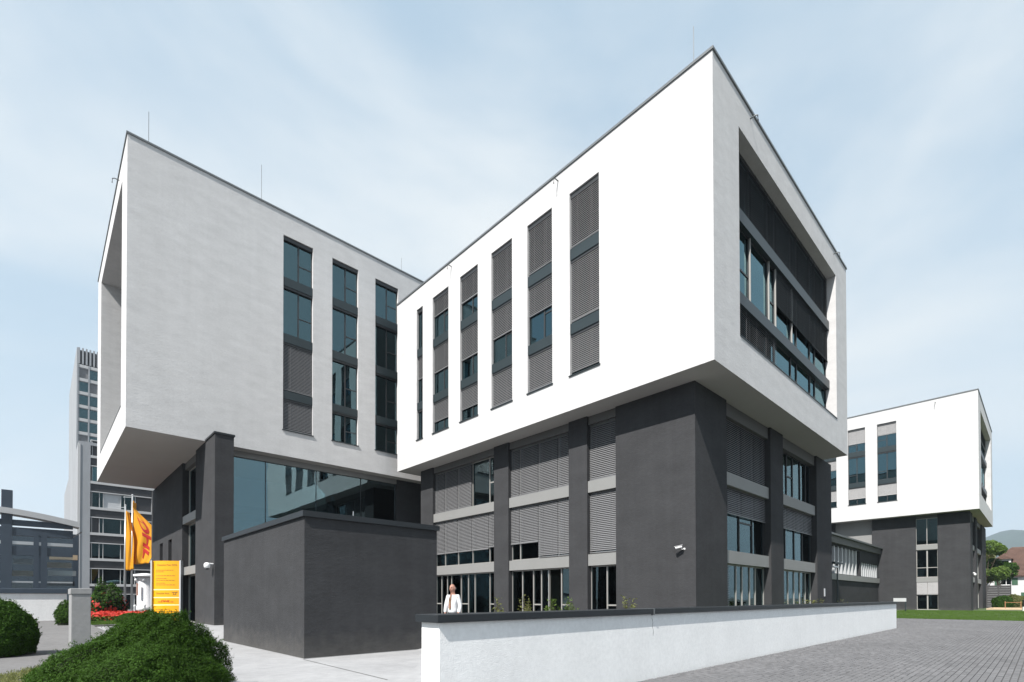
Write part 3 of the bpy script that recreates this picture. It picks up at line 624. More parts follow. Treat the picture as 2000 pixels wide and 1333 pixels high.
# ------------------------------------------------------------------ background left: slab, tower, pavilion, pier
def far_slab():
    t = thing('office_slab', (20, 110, 0), 'grey slab office building with white sill bands and blank concrete gable, behind the flags', 'building')
    x0, x1, y0, y1, top = 4.1, 46, 91, 140, 23.1
    MB().box(x0, x1, y0+1.2, y1, 0, top-0.3).build('core', 'far_dark', t)
    MB().box(x0-0.02, x0+0.4, y0+0.3, y1, 0, top).build('gable', 'concrete_far', t)
    MB().box(x0+0.02, 5.35, y0-0.05, y0+0.6, 0, top).build('corner_panel', 'concrete_far', t)
    MB().box(x0, x1, y0, y1, top, top+0.4).build('roof', 'concrete_far', t)
    MB().box(x0-0.10, x0+0.18, y0-0.12, y0+0.25, 0, top).build('lit_edge_strip', 'far_band', t)  # pale strip paints in the sunlit edge of the gable corner
    f = FY(y0)
    for k in range(7):
        zb = 0.15+k*3.58
        MB(f).box(5.36, x1, 0.10, 1.2, zb-1.25 if k else 0.1, zb-0.28 if k else 0.12).build('spandrel', 'far_dark', t)
        MB(f).box(5.36, x1, -0.05, 1.2, zb-0.25, zb+0.10).build('sill_band', 'far_band', t)
        MB(f).box(5.36, x1, 0.0, 1.2, zb+2.18, zb+2.30).build('head_band', 'far_band', t)
        u = 5.5; i = 0
        while u < 24:
            wd = 0.75 if i % 4 == 0 else (1.9 if i % 4 == 2 else 0.35)
            MB(f).box(u, u+0.07, 0.15, 0.35, zb+0.10, zb+2.18).build('mullion', 'far_band', t)
            mt = 'far_dark' if (i*7+k*3) % 9 == 0 else ('pale_grey' if (i*5+k) % 11 == 3 else 'glass_far')
            MB(f).box(u+0.07, u+0.07+wd, 0.28, 0.31, zb+0.10, zb+2.18).build('pane', mt, t)
            if wd > 1.5 and (i+k) % 3: MB(f).box(u+0.12, u+wd, 0.36, 0.38, zb+0.4+0.5*((i+k) % 2), zb+2.15).build('inner_blind', 'granite_panel', t)
            u += 0.07+wd; i += 1
far_slab()
def tower():
    t = thing('office_tower', (20, 180, 0), 'tall grey office tower with ribbed top storey rising behind the white box at left', 'building')
    x0, x1, y0, y1, top = 7.0, 32, 165, 205, 64.6
    MB().box(x0, x1, y0+1, y1, 0, top-0.2).build('core', 'far_dark', t)
    MB().box(x0-0.05, x0+0.5, y0+0.2, y1, 0, top).build('gable', 'concrete_far', t)
    f = FY(y0)
    for i in range(12): MB(f).box(7.2+i*0.72, 7.55+i*0.72, -0.1, 1.0, 60.6, top).build('rib', 'concrete_far', t)
    for i in range(5): MB(f).box(7.0+i*2.15 if i else 6.96, 7.28+i*2.15, -0.12, 1.0, 24, 60.5).build('post', 'concrete_far', t)
    for k in range(11):
        zb = 60.5-3.36*(k+1)
        for i in range(4):
            a = 7.30+i*2.15; b = a+1.83
            MB(f).box(a, b, -0.05, 1.0, zb+2.55, zb+3.30).build('sill_panel', 'far_band', t)
            MB(f).box(a, b, 0.25, 0.30, zb+0.1, zb+2.4).build('pane', 'granite_panel' if (i*3+k*2) % 5 == 0 else 'glass_far', t)
            MB(f).box(a, b, 0.05, 1.0, zb+2.4, zb+2.53).build('head', 'concrete_far', t)
tower()
def left_pavilion():
    t = thing('glass_pavilion', (-6, 57, 0.2), 'glazed steel-framed pavilion with pale roof at far left above the low white wall', 'building')
    f = FY(56)
    for a, b, zt in ((-2.05, -1.42, 10.3), (-0.20, 0.12, 6.9), (0.25, 0.62, 6.9), (-6.5, -6.0, 7.6)): MB(f).box(a, b, 0.0, 0.5, 0.2, zt).build('column', 'steel_blue', t)
    for z0, z1, mt in ((7.55, 8.0, 'steel_blue'), (6.75, 7.4, 'steel_blue'), (6.05, 6.30, 'steel_grey'), (5.2, 5.9, 'steel_blue'), (3.0, 3.12, 'steel_grey')):
        MB(f).box(-9, 2.2, 0.06, 0.42, z0, z1).build('beam', mt, t)
    rf = MB(f); n = 16
    for i in range(n):
        a = -9+11.6*i/n; b = -9+11.6*(i+1)/n; za = 8.05+0.9*math.sin(math.pi*i/n*0.9+0.2); zc = 8.05+0.9*math.sin(math.pi*(i+1)/n*0.9+0.2)
        rf.add([(a, -0.2, za), (b, -0.2, zc), (b, 1.3, zc), (a, 1.3, za), (a, -0.2, za-0.45), (b, -0.2, zc-0.45), (b, 1.3, zc-0.45), (a, 1.3, za-0.45)], [(0, 1, 2, 3), (7, 6, 5, 4), (0, 4, 5, 1), (3, 2, 6, 7)])
    rf.build('roof', 'pale_grey', t)
    for i in range(6):
        a = -2.0+i*0.8; MB(f).tube([(a, 0.24, 6.75), (a+0.8, 0.24, 7.4)] if i % 2 else [(a, 0.24, 7.4), (a+0.8, 0.24, 6.75)], 0.05, 6).build('brace', 'steel_grey', t)
    for a, b in ((-1.42, -0.2), (0.62, 2.2), (-6.0, -2.05)): MB(f).box(a, b, 0.2, 0.22, 0.3, 7.4).build('pane', 'glass_plain', t)
    MB(f).box(-9, 3.0, 9, 9.3, 0.2, 8.0).build('rear_wall', 'steel_blue', t)
    for i, (a, b, z0, mt) in enumerate([(-1.5, -0.1, 2.6, 'pale_grey'), (-1.5, 0.1, 3.6, 'cream'), (-1.4, 0.0, 4.6, 'pale_grey'), (0.6, 2.4, 2.8, 'far_dark'), (0.7, 2.5, 3.7, 'white_paint'), (0.6, 2.2, 4.4, 'cream'), (0.8, 2.6, 5.1, 'cream'), (-1.5, -0.3, 5.4, 'cream')]):
        MB(f).box(a, b, 1.45+0.12*i, 2.2+0.12*i, z0, z0+0.42).build('gallery_shelf', mt, t)
left_pavilion()
lw = thing('low_wall', (-8, 47, 0.1), 'low white wall with slate blue coping in front of the glass pavilion', 'wall')
MB().box(-22, 1.55, 47, 47.35, 0.05, 2.06).build('wall_face', 'rough_white', lw)
bevel(MB().box(-22, 1.6, 46.9, 47.45, 2.06, 2.40).build('coping', 'steel_blue', lw), 0.03)
gp = thing('gate_pier', (0.92, 19.0, 0), 'square grey concrete gate pier standing alone on the path at left', 'pier')
bevel(MB().box(0.70, 1.12, 18.48, 19.9, 0.0, 1.80).build('shaft', 'concrete_pier', gp), 0.012)
bevel(MB().box(0.68, 1.14, 18.46, 19.92, 1.80, 1.96).build('cap', 'concrete_pier', gp), 0.012)

# ------------------------------------------------------------------ foliage
def leaf_mesh(name, C, Nn, size, aspect, material, parent, cup=0.25):
    """one bent leaf (two triangles + two) per point; C centres, Nn normals, size lengths"""
    k = len(C); a = RNG.normal(size=(k, 3)); a -= Nn*(a*Nn).sum(1, keepdims=True); a /= np.linalg.norm(a, axis=1, keepdims=True)+1e-9
    b = np.cross(Nn, a); s = size[:, None]; w = s*aspect
    tip = C+a*s+Nn*s*cup*-0.4; base = C-a*s; l = C+b*w+Nn*s*cup; r = C-b*w+Nn*s*cup
    V = np.stack([base, r, tip, l], 1).reshape(-1, 3); o3 = ORG.get(parent.name, (0, 0, 0)) if parent else (0, 0, 0); V = V-np.array(o3)
    me = bpy.data.meshes.new(name); me.vertices.add(len(V)); me.vertices.foreach_set('co', V.ravel())
    I = np.arange(k*4).astype(np.int32); me.loops.add(k*4); me.loops.foreach_set('vertex_index', I)
    me.polygons.add(k); me.polygons.foreach_set('loop_start', np.arange(0, k*4, 4).astype(np.int32)); me.polygons.foreach_set('loop_total', np.full(k, 4, np.int32))
    me.update(calc_edges=True); me.materials.append(M[material]); return link(name, me, parent, o3)
def lump(dirs, seed, amp, freq=2.2):
    r = np.random.default_rng(seed); out = np.zeros(len(dirs))
    for i in range(14):
        k = r.normal(size=3)*freq*(1+0.16*i); out += math.cos(0)*np.sin(dirs@k+r.uniform(0, 6.3))/(1+0.28*i)
    return 1+amp*out/3.0
def sphere_dirs(k):
    d = RNG.normal(size=(k, 3)); return d/np.linalg.norm(d, axis=1, keepdims=True)
def bush(name, c, rad, nleaf, leaf, material, label, cat='shrub', group=None, seed=1, amp=0.14, aspect=0.32, low=-0.35, core=True, jit=0.10, upb=0.35, freq=2.2, cone=0.0, lean=0.0, shoots=0):
    t = thing(name, (c[0], c[1], c[2]), label, cat, group); rad = np.array(rad); cc = np.array(c)+np.array([0, 0, rad[2]*0.45])
    d = sphere_dirs(int(nleaf*1.5)); d = d[d[:, 2] > low][:nleaf]
    R = lump(d, seed, amp, freq); fine = lump(d, seed+9, amp*0.45, freq*4)
    depth = 1-np.abs(RNG.normal(size=len(d)))*jit
    def shape(q, k):
        p = q*rad*k[:, None]; h = np.clip(p[:, 2:3]/rad[2], 0, 1.2); p[:, :2] *= 1-cone*h; p[:, :2] += lean*h*np.array([rt.x, rt.y]); return cc+p
    P = shape(d, R*fine*depth); P[:, 2] = np.maximum(P[:, 2], c[2]+0.01)
    nn = d/rad; nn /= np.linalg.norm(nn, axis=1, keepdims=True); nn = nn+RNG.normal(size=nn.shape)*0.75+np.array([0, 0, upb]); nn /= np.linalg.norm(nn, axis=1, keepdims=True)
    leaf_mesh('foliage', P, nn, leaf*RNG.uniform(0.6, 1.35, len(d)), aspect, material, t)
    if shoots:                                                # stray shoots breaking the outline
        ds = sphere_dirs(shoots*3); ds = ds[ds[:, 2] > 0.0][:shoots]; base = shape(ds, lump(ds, seed, amp, freq)*lump(ds, seed+9, amp*0.45, freq*4)*0.93)
        g = ds*0.7+np.array([0, 0, 0.7])+RNG.normal(size=ds.shape)*0.35; g /= np.linalg.norm(g, axis=1, keepdims=True); ln = leaf*RNG.uniform(2.5, 6.5, len(ds))
        kk = 14; f = np.tile(np.linspace(0.1, 1.0, kk), len(ds))[:, None]; B_ = np.repeat(base, kk, 0)+np.repeat(g*ln[:, None], kk, 0)*f
        nn2 = sphere_dirs(len(B_)); leaf_mesh('shoots', B_+nn2*leaf*0.4, nn2, leaf*RNG.uniform(0.5, 1.0, len(B_)), aspect, material, t)
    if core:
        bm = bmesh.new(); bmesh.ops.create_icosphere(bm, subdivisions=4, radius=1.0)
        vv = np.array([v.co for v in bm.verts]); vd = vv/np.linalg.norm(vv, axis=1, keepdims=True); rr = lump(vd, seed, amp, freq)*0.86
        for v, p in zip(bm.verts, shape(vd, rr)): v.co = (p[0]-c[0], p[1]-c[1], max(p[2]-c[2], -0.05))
        me = bpy.data.meshes.new('filler_core'); bm.to_mesh(me); bm.free(); me.materials.append(M['bush_core']); link('filler_core', me, t, c)  # solid dark filler added inside the leaves to block the view through
    return t
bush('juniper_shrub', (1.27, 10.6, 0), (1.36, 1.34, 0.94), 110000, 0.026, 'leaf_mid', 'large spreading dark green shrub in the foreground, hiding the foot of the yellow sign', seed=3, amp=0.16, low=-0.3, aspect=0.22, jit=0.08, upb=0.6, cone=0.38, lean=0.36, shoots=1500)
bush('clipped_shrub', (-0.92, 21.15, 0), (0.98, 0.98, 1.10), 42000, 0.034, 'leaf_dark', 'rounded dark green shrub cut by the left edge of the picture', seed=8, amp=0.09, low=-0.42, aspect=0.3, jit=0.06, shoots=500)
bush('small_shrub', (1.35, 37.4, 0.2), (0.62, 0.6, 0.95), 4500, 0.06, 'leaf_mid', 'small loose green shrub against the low white wall, left of the gate pier', seed=5, amp=0.2)
bush('box_ball', (4.05, 37.0, 0.25), (0.72, 0.72, 0.42), 9000, 0.035, 'leaf_mid', 'low clipped round shrub at the end of the red flower bed', seed=6, amp=0.05)
# edge grass in the foreground left
def tufts(name, pts, h, material, parent=None, blades=5, hf=None):
    P = []; Fc = []; k = 0
    for (x, y, z) in pts:
        for _ in range(blades):
            a = random.uniform(0, 6.28); r = random.uniform(0, 0.05); hh = h*random.uniform(0.5, 1.2); w = 0.006+0.004*random.random(); lx, ly = random.uniform(-.5, .5)*hh, random.uniform(-.5, .5)*hh
            bx, by = x+r*math.cos(a), y+r*math.sin(a); ca, sa = math.cos(a)*w, math.sin(a)*w
            P += [(bx-ca, by-sa, z), (bx+ca, by+sa, z), (bx+lx, by+ly, z+hh)]; Fc.append((k, k+1, k+2)); k += 3
    me = bpy.data.meshes.new(name); me.from_pydata(P, [], Fc); me.materials.append(M[material]); return stuff(link(name, me, parent))
def scatter(n, fn):
    out = []
    while len(out) < n:
        p = fn()
        if p: out.append(p)
    return out
def edge_pt():
    x, y = random.uniform(-2.5, 2.3), random.uniform(8.8, 19.0)
    e = min(15.2+3.0*(x+0.57), 17.9+0.5*x)+0.35*math.sin(x*3.1+y)
    if y > e+random.gauss(0, 0.45) or random.random() < 0.35*(0.5+0.5*math.sin(x*2.3)*math.sin(y*1.9)): return None
    return (x, y, 0.0)
tag(tufts('verge_grass', scatter(16000, edge_pt), 0.05, 'dry_grass', blades=4), 'thin dry grass verge in front of the foreground shrub at lower left', 'grass')
tag(tufts('lawn_grass', scatter(30000, lambda: (lambda x, y: (x, y, hlawn(x, y)-0.01))(50.75+random.random()**1.3*17, random.uniform(-3, 10))), 0.085, 'grass_blade', blades=4), 'mown green lawn strip in front of the farthest block', 'grass')
bed = struct(MB().box(2.2, 8.5, 37.5, 52, 0.1, 0.235).build('planting_bed', 'grass_soil'))
tag(tufts('bed_grass', scatter(6000, lambda: (random.uniform(2.2, 6), random.uniform(36.4, 40.5), 0.23)), 0.10, 'grass_blade', blades=4), 'bright green grass edging in front of the red flower bed', 'grass')
# flower bed (uncountable blossoms) and the red-flowering shrub
fp = scatter(1500, lambda: (random.uniform(2.2, 6.6), random.uniform(41.5, 50), 0.55+random.uniform(-.25, .2)))
C_ = np.array(fp); nn = np.tile([0.0, -0.4, 0.9], (len(C_), 1))+RNG.normal(size=C_.shape)*0.4; nn /= np.linalg.norm(nn, axis=1, keepdims=True)
fl = leaf_mesh('flower_bed', C_, nn, RNG.uniform(0.07, 0.13, len(C_)), 0.8, 'petal_red', None); tag(stuff(fl), 'bed of low red flowers behind the gate pier', 'flowers')
C_ = np.array(scatter(5000, lambda: (random.uniform(2.2, 6.6), random.uniform(41.2, 50), 0.42+random.uniform(-.25, .12)))); nn = sphere_dirs(len(C_))
tag(stuff(leaf_mesh('flower_bed_leaves', C_, nn, RNG.uniform(0.06, 0.1, len(C_)), 0.5, 'leaf_dark', None)), 'dark leaves under the red bed flowers', 'foliage')
rs = bush('flowering_shrub', (4.05, 50.5, 0.2), (1.15, 1.1, 1.70), 6000, 0.12, 'leaf_dark', 'upright dark shrub dotted with red blossoms, left of the flagpoles', seed=15, amp=0.35, core=True, jit=0.2)
d = sphere_dirs(420); d = d[d[:, 1] < 0.4]; P = np.array([4.05, 50.5, 1.1])+d*np.array([1.2, 1.1, 1.0])*(0.95+0.2*RNG.random((len(d), 1)))
leaf_mesh('blossoms', P, d, RNG.uniform(0.07, 0.13, len(d)), 0.8, 'petal_red', rs)
# young plants behind the garden wall, tips showing over the coping
def sprig(x, y, z, h, n, label, material='leaf_olive', spread=0.35):
    t = thing('young_plant', (x, y, z), label, 'plant', 'young plants behind the garden wall'); st = MB(); cs = []; ns = []
    for i in range(n):
        a = random.uniform(0, 6.28); tx, ty = x+math.cos(a)*spread*random.random(), y+math.sin(a)*spread*random.random(); hh = h*random.uniform(0.7, 1.05)
        st.tube([(x, y, z), ((x+tx)/2, (y+ty)/2, z+hh*0.55), (tx, ty, z+hh)], 0.010, 5, 0.004)
        for k in range(26):
            f = random.uniform(0.35, 1.05); cs.append((x+(tx-x)*f+random.gauss(0, .06), y+(ty-y)*f+random.gauss(0, .06), z+hh*f)); ns.append((random.gauss(0, .6), random.gauss(0, .6), 0.8))
    st.build('stems', 'bark', t); ns = np.array(ns); ns /= np.linalg.norm(ns, axis=1, keepdims=True)
    leaf_mesh('leaves', np.array(cs), ns, RNG.uniform(0.035, 0.07, len(cs)), 0.4, material, t)
sprig(11.1, 11.0, 0.27, 1.42, 9, 'pale dry-leaved plant over the coping, below the open dark doorway', 'leaf_olive')
sprig(12.9, 11.6, 0.27, 1.36, 10, 'green bushy plant over the coping in front of the narrow single-bay window', 'leaf_light')
sprig(14.4, 12.1, 0.27, 1.38, 9, 'green plant over the coping left of the big dark corner wall', 'leaf_light')
sprig(13.6, 8.9, 0.27, 1.33, 9, 'low green plant over the coping in front of the corner wall', 'leaf_olive', 0.45)
sprig(25.5, 7.6, 0.27, 1.24, 12, 'yellowish low plant over the coping near the last dark pier', 'leaf_olive', 0.8)
sprig(28.6, 7.4, 0.27, 1.22, 12, 'olive ground shrub over the coping at the far end of the wall', 'leaf_olive', 0.9)
sprig(11.2, 12.6, 0.27, 1.30, 8, 'thin twiggy plant beside the man, over the coping', 'leaf_olive')

# ------------------------------------------------------------------ flags, sign, column, cameras
def flagpole(x, y, top, label):
    t = thing('flagpole', (x, y, 0.2), label, 'flagpole', 'flagpoles by the flower bed')
    MB().tube([(x, y, 0.2), (x, y, top)], 0.10, 10, 0.06).build('pole', 'steel_grey', t, smooth=True)
    MB().lathe((x, y, top), [(0.02, 0.16), (0.07, 0.12), (0.085, 0.06), (0.05, 0.0)][::-1], 10).build('finial', 'steel_grey', t)
    MB().tube([(x, y, top-0.15), (x-0.9*rt.x, y-0.9*rt.y, top-0.12)], 0.035, 6).build('arm', 'steel_grey', t)
    MB().box(x-0.2, x+0.2, y-0.2, y+0.2, 0.2, 0.28).build('base_plate', 'steel_grey', t)
flagpole(6.26, 61.49, 10.75, 'shorter grey flagpole, the left of the two beside the yellow sign')
flagpole(6.75, 61.03, 11.75, 'taller grey flagpole, the right of the two beside the yellow sign')
def text_mesh(s, size, shear=0.0, bold=0.0, xscale=1.0):
    c = bpy.data.curves.new('txt', 'FONT'); c.body = s; c.size = size; c.shear = shear; c.offset = bold; c.align_x = 'CENTER'; c.align_y = 'CENTER'; c.resolution_u = 3
    o = bpy.data.objects.new('txt', c); COL.objects.link(o); bpy.context.view_layer.update()
    me = bpy.data.meshes.new_from_object(o.evaluated_get(bpy.context.evaluated_depsgraph_get())); bpy.data.objects.remove(o); bpy.data.curves.remove(c)
    for v in me.vertices: v.co.x *= xscale
    return me
def map_mesh(me, fn, name, material, parent, sub=0):
    bm = bmesh.new(); bm.from_mesh(me)
    if sub: bmesh.ops.triangulate(bm, faces=bm.faces); bmesh.ops.subdivide_edges(bm, edges=bm.edges, cuts=sub)
    o3 = Vector(ORG.get(parent.name, (0, 0, 0)))
    for v in bm.verts: v.co = Vector(fn(v.co.x, v.co.y))-o3
    bm.to_mesh(me); bm.free(); me.name = name; me.materials.clear(); me.materials.append(M[material]); return link(name, me, parent, tuple(o3))
def flag(px, py, ztop, h, prof, label, txt, tsize, tmat, rot=False, tpos=(0.5, 0.5), shear=0.0, bold=0.0, xs=1.0, phase=0.0):
    """cloth hanging from a pole; prof(v) gives the fly length at height fraction v (0 top)"""
    r2 = Vector((rt.x, rt.y, 0)).normalized(); f2 = Vector((fw.x, fw.y, 0)).normalized()
    def S(u, v):
        wdt = prof(v); w = (0.16*math.sin(u*7.0+v*4.2+phase)+0.07*math.sin(u*15+v*9))*(0.25+u)
        p = Vector((px, py, 0))+r2*(0.08+wdt*u)+f2*(w-0.25*u); return Vector((p.x, p.y, ztop-h*v-0.35*u*(1-v)-0.05*math.sin(u*6)))
    t = thing('flag', (px, py, ztop-h), label, 'flag', 'yellow flags'); nu, nv = 28, 40; mb = MB()
    vs = [tuple(S(i/nu, j/nv)) for j in range(nv+1) for i in range(nu+1)]
    mb.add(vs, [(j*(nu+1)+i, j*(nu+1)+i+1, (j+1)*(nu+1)+i+1, (j+1)*(nu+1)+i) for j in range(nv) for i in range(nu)])
    o = mb.build('cloth', 'flag_yellow', t, smooth=True); so_ = o.modifiers.new('s', 'SOLIDIFY'); so_.thickness = 0.012; so_.offset = 0
    me = text_mesh(txt, tsize, shear, bold, xs)
    def fn(x, y):
        if rot: x, y = y, x
        else: y = -y
        p = S(min(1.02, max(0, tpos[0]+x)), min(1.0, max(0, tpos[1]+y))); return p-f2*0.035
    map_mesh(me, fn, 'lettering', tmat, t, sub=2)
flag(6.75, 61.03, 11.3, 6.2, lambda v: 0.35+2.25*math.sin(min(1, max(0, v-0.10)/0.62)*math.pi*0.62)**1.2 if v < 0.80 else 0.35+2.1*(1-0.25*(v-0.8)/0.2), 'large yellow flag with red lettering hanging from the taller flagpole', 'DHL', 0.34, 'logo_red', rot=True, tpos=(0.55, 0.56), shear=0.3, bold=0.012, xs=1.0)
flag(6.26, 61.49, 10.4, 5.9, lambda v: 0.30+0.75*min(1, v*2.2), 'narrow furled yellow flag with dark lettering on the shorter flagpole', 'Deutsche Post', 0.085, 'print_dark', rot=True, tpos=(0.6, 0.62), bold=0.002, phase=1.3, xs=1.0)

def stele():
    c = Vector((6.02, 38.34, 0)); r2 = Vector((rt.x, rt.y, 0)).normalized(); f2 = Vector((fw.x, fw.y, 0)).normalized()
    a = math.radians(0); ux = r2; nf = -f2; z0, z1 = 0.2, 4.09; w = 0.865
    t = thing('sign_stele', (c.x, c.y, 0.2), 'tall curved yellow sign panel with dark and red print standing beside the dark wall', 'sign')
    def S(x, z, off=0.0):
        return c+ux*x+nf*(0.16*(1-(x/w)**2)+off)+Vector((0, 0, z))
    n = 16; mb = MB(); xs = [-w+2*w*i/n for i in range(n+1)]
    fr = [tuple(S(x, z)) for z in (z0, z1) for x in xs]; bk = [tuple(c+ux*x-nf*0.10+Vector((0, 0, z))) for z in (z0, z1) for x in xs]
    k = n+1; mb.add(fr+bk, [(i, i+1, k+i+1, k+i) for i in range(n)]+[(2*k+k+i, 2*k+k+i+1, 2*k+i+1, 2*k+i) for i in range(n)]+[(k+i, k+i+1, 3*k+i+1, 3*k+i) for i in range(n)]+[(0, k, 3*k, 2*k), (n, 2*k+n, 3*k+n, k+n)])
    mb.build('panel', 'sign_yellow', t)
    sd_ = MB()
    for sgn in (-1, 1):
        p = c+ux*sgn*(w+0.05); q = ux*0.045; e = nf*0.12
        vs = [tuple(p+q*i+e*j+Vector((0, 0, z))) for z in (z0, z1+0.02) for i, j in ((-1, -1), (1, -1), (1, 1), (-1, 1))]
        sd_.add(vs, [(0, 3, 2, 1), (4, 5, 6, 7), (0, 1, 5, 4), (1, 2, 6, 5), (2, 3, 7, 6), (3, 0, 4, 7)])
    sd_.build('side_post', 'pale_grey', t)
    def strip(name, x0, x1, za, zb, mt, sh=0.0):
        m2 = MB(); q = [x0+(x1-x0)*i/6 for i in range(7)]
        m2.add([tuple(S(x, za, 0.006)) for x in q]+[tuple(S(x+sh, zb, 0.006)) for x in q], [(i, i+1, 7+i+1, 7+i) for i in range(6)]); return m2.build(name, mt, t)
    H = z1-1.098*0
    top = z1
    for yy in (1.83, 2.33, 2.80): strip('divider', -w+0.01, w-0.01, top-yy-0.03, top-yy+0.03, 'print_pale')
    def txt(s, x, z, size, mt, **kw):
        me = text_mesh(s, size, **kw); map_mesh(me, lambda a_, b_: S(a_+x, z+b_, 0.007), 'print', mt, t)
    txt('Deutsche Post DHL', 0.08, top-0.27, 0.155, 'print_dark', bold=0.001)
    txt('Deutsche Post', -0.18, top-2.07, 0.15, 'print_dark', bold=0.001)
    txt('DHL', 0.0, top-2.57, 0.19, 'logo_red', shear=0.35, bold=0.004, xscale=1.6)
    for k2 in (-1, 0, 1):
        strip('speed_line', -0.47, -0.30, top-2.61+0.03*k2, top-2.60+0.03*k2, 'logo_red'); strip('speed_line', 0.34, 0.50, top-2.61+0.03*k2, top-2.60+0.03*k2, 'logo_red')
    # post horn emblem: coil, bell and mouthpiece
    hp = MB(); ox, oz = 0.56, top-2.07
    def arc(cx_, cz_, r, a0, a1, th, n=14):
        vs = []
        for i in range(n+1):
            g = a0+(a1-a0)*i/n
            for rr in (r-th, r+th): vs.append(tuple(S(ox+cx_+rr*math.cos(g), oz+cz_+rr*math.sin(g), 0.008)))
        hp.add(vs, [(2*i, 2*i+1, 2*i+3, 2*i+2) for i in range(n)])
    arc(0, -0.01, 0.075, 0, 2*math.pi, 0.017)
    def poly(ps): hp.add([tuple(S(ox+a_, oz+b_, 0.008)) for a_, b_ in ps], [tuple(range(len(ps)))])
    poly([(0.02, 0.055), (0.12, 0.04), (0.19, 0.10), (0.13, 0.11)]); poly([(-0.15, 0.10), (-0.19, 0.07), (-0.05, 0.045), (0.03, 0.075)]); poly([(-0.13, -0.10), (-0.03, -0.085), (-0.05, -0.065)]); poly([(0.13, -0.10), (0.03, -0.085), (0.05, -0.065)])
    hp.build('horn_emblem', 'print_dark', t)
    # unreadable small print: rows of word-length strokes
    for yy, ln in ((0.60, 1.0), (0.70, 0.5), (0.95, 1.0), (1.12, 0.55), (1.24, 1.05), (1.42, 0.55), (1.53, 1.05), (3.10, 0.75), (3.22, 0.95), (3.34, 0.25), (3.55, 0.95)):
        x = -0.62
        while x < -0.62+ln*1.12:
            q = random.uniform(0.07, 0.17); strip('small_print', x, x+q, top-yy-0.018, top-yy+0.018, 'print_dark'); x += q+0.035
stele()
ad = thing('advertising_column', (9.7, 76.1, 0.2), 'white round advertising column with flat disc roof behind the flagpoles', 'advertising column')
MB().lathe((9.7, 76.1, 0.2), [(0.92, 0), (0.92, 0.55), (0.80, 0.62), (0.80, 4.05), (0.70, 4.2)], 28).build('drum', 'poster', ad, smooth=True)
MB().lathe((9.7, 76.1, 4.42), [(1.25, 0), (1.35, 0.08), (1.30, 0.26), (0.3, 0.42)], 28).build('roof', 'white_paint', ad)
for k in range(6):
    a = k*math.pi/3+0.3; MB().lathe((9.7+0.95*math.cos(a), 76.1+0.95*math.sin(a), 3.85), [(0.05, 0), (0.17, 0.1), (0.17, 0.25), (0.05, 0.4)], 10).build('lamp', 'white_paint', ad, smooth=True)
MB().box(8.75, 8.95, 75.2, 75.32, 2.1, 3.6).build('poster', 'poster_warm', ad)
for x, y in ((6.9, 60.2), (8.4, 66.0)):
    b = thing('bollard', (x, y, 0.2), 'short pale bollard at the foot of the flagpoles' if x < 8 else 'short pale bollard in front of the advertising column', 'bollard', 'bollards by the flagpoles')
    MB().lathe((x, y, 0.2), [(0.09, 0), (0.09, 0.75)], 10).build('post', 'pale_grey', b); MB().lathe((x, y, 0.95), [(0.11, 0), (0.11, 0.12), (0.05, 0.18)], 10).build('cap', 'white_paint', b)
# bullet security camera on the corner wall
sc = thing('security_camera', (19.2, 10.3, 3.6), 'white bullet security camera on the big dark corner wall', 'camera')
MB().tube([(19.254, 10.107, 3.668), (19.099, 10.126, 3.643), (19.055, 10.150, 3.705)], 0.016, 7).build('bracket', 'white_paint', sc)
MB().tube([(19.260, 10.107, 3.668), (19.244, 10.107, 3.668)], 0.045, 10).build('wall_plate', 'white_paint', sc)
bevel(MB().tube([(19.080, 10.113, 3.754), (18.993, 10.361, 3.699)], 0.048, 10).build('body', 'white_paint', sc, smooth=True), 0.01)
MB().add([(19.024, 10.076, 3.816), (19.136, 10.113, 3.816), (19.043, 10.423, 3.748), (18.931, 10.386, 3.748), (19.024, 10.076, 3.826), (19.136, 10.113, 3.826), (19.043, 10.423, 3.758), (18.931, 10.386, 3.758)], [(0, 3, 2, 1), (4, 5, 6, 7), (0, 1, 5, 4), (1, 2, 6, 5), (2, 3, 7, 6), (3, 0, 4, 7)]).build('sun_shield', 'white_paint', sc)
MB().tube([(18.993, 10.361, 3.699), (18.990, 10.370, 3.697)], 0.036, 10).build('lens', 'black_rubber', sc)
dc = thing('dome_camera', (6.7, 30.3, 3.3), 'white dome camera on the edge of the dark fin wall', 'camera')
MB().tube([(6.8, 30.25, 3.52), (6.58, 30.25, 3.52)], 0.04, 8).build('bracket', 'white_paint', dc)
MB().lathe((6.52, 30.25, 3.28), [(0.10, 0.0), (0.155, 0.06), (0.16, 0.2), (0.11, 0.28), (0.03, 0.30)], 16).build('housing', 'white_paint', dc, smooth=True)
MB().lathe((6.52, 30.25, 3.20), [(0.02, 0.0), (0.07, 0.02), (0.095, 0.08)], 12).build('dome', 'black_rubber', dc, smooth=True)
nb = tag(MB().box(36.3, 36.5, 9.585, 9.615, 1.75, 2.25).build('number_plate', 'pale_grey'), 'small pale plate on the last dark pier', 'plate')
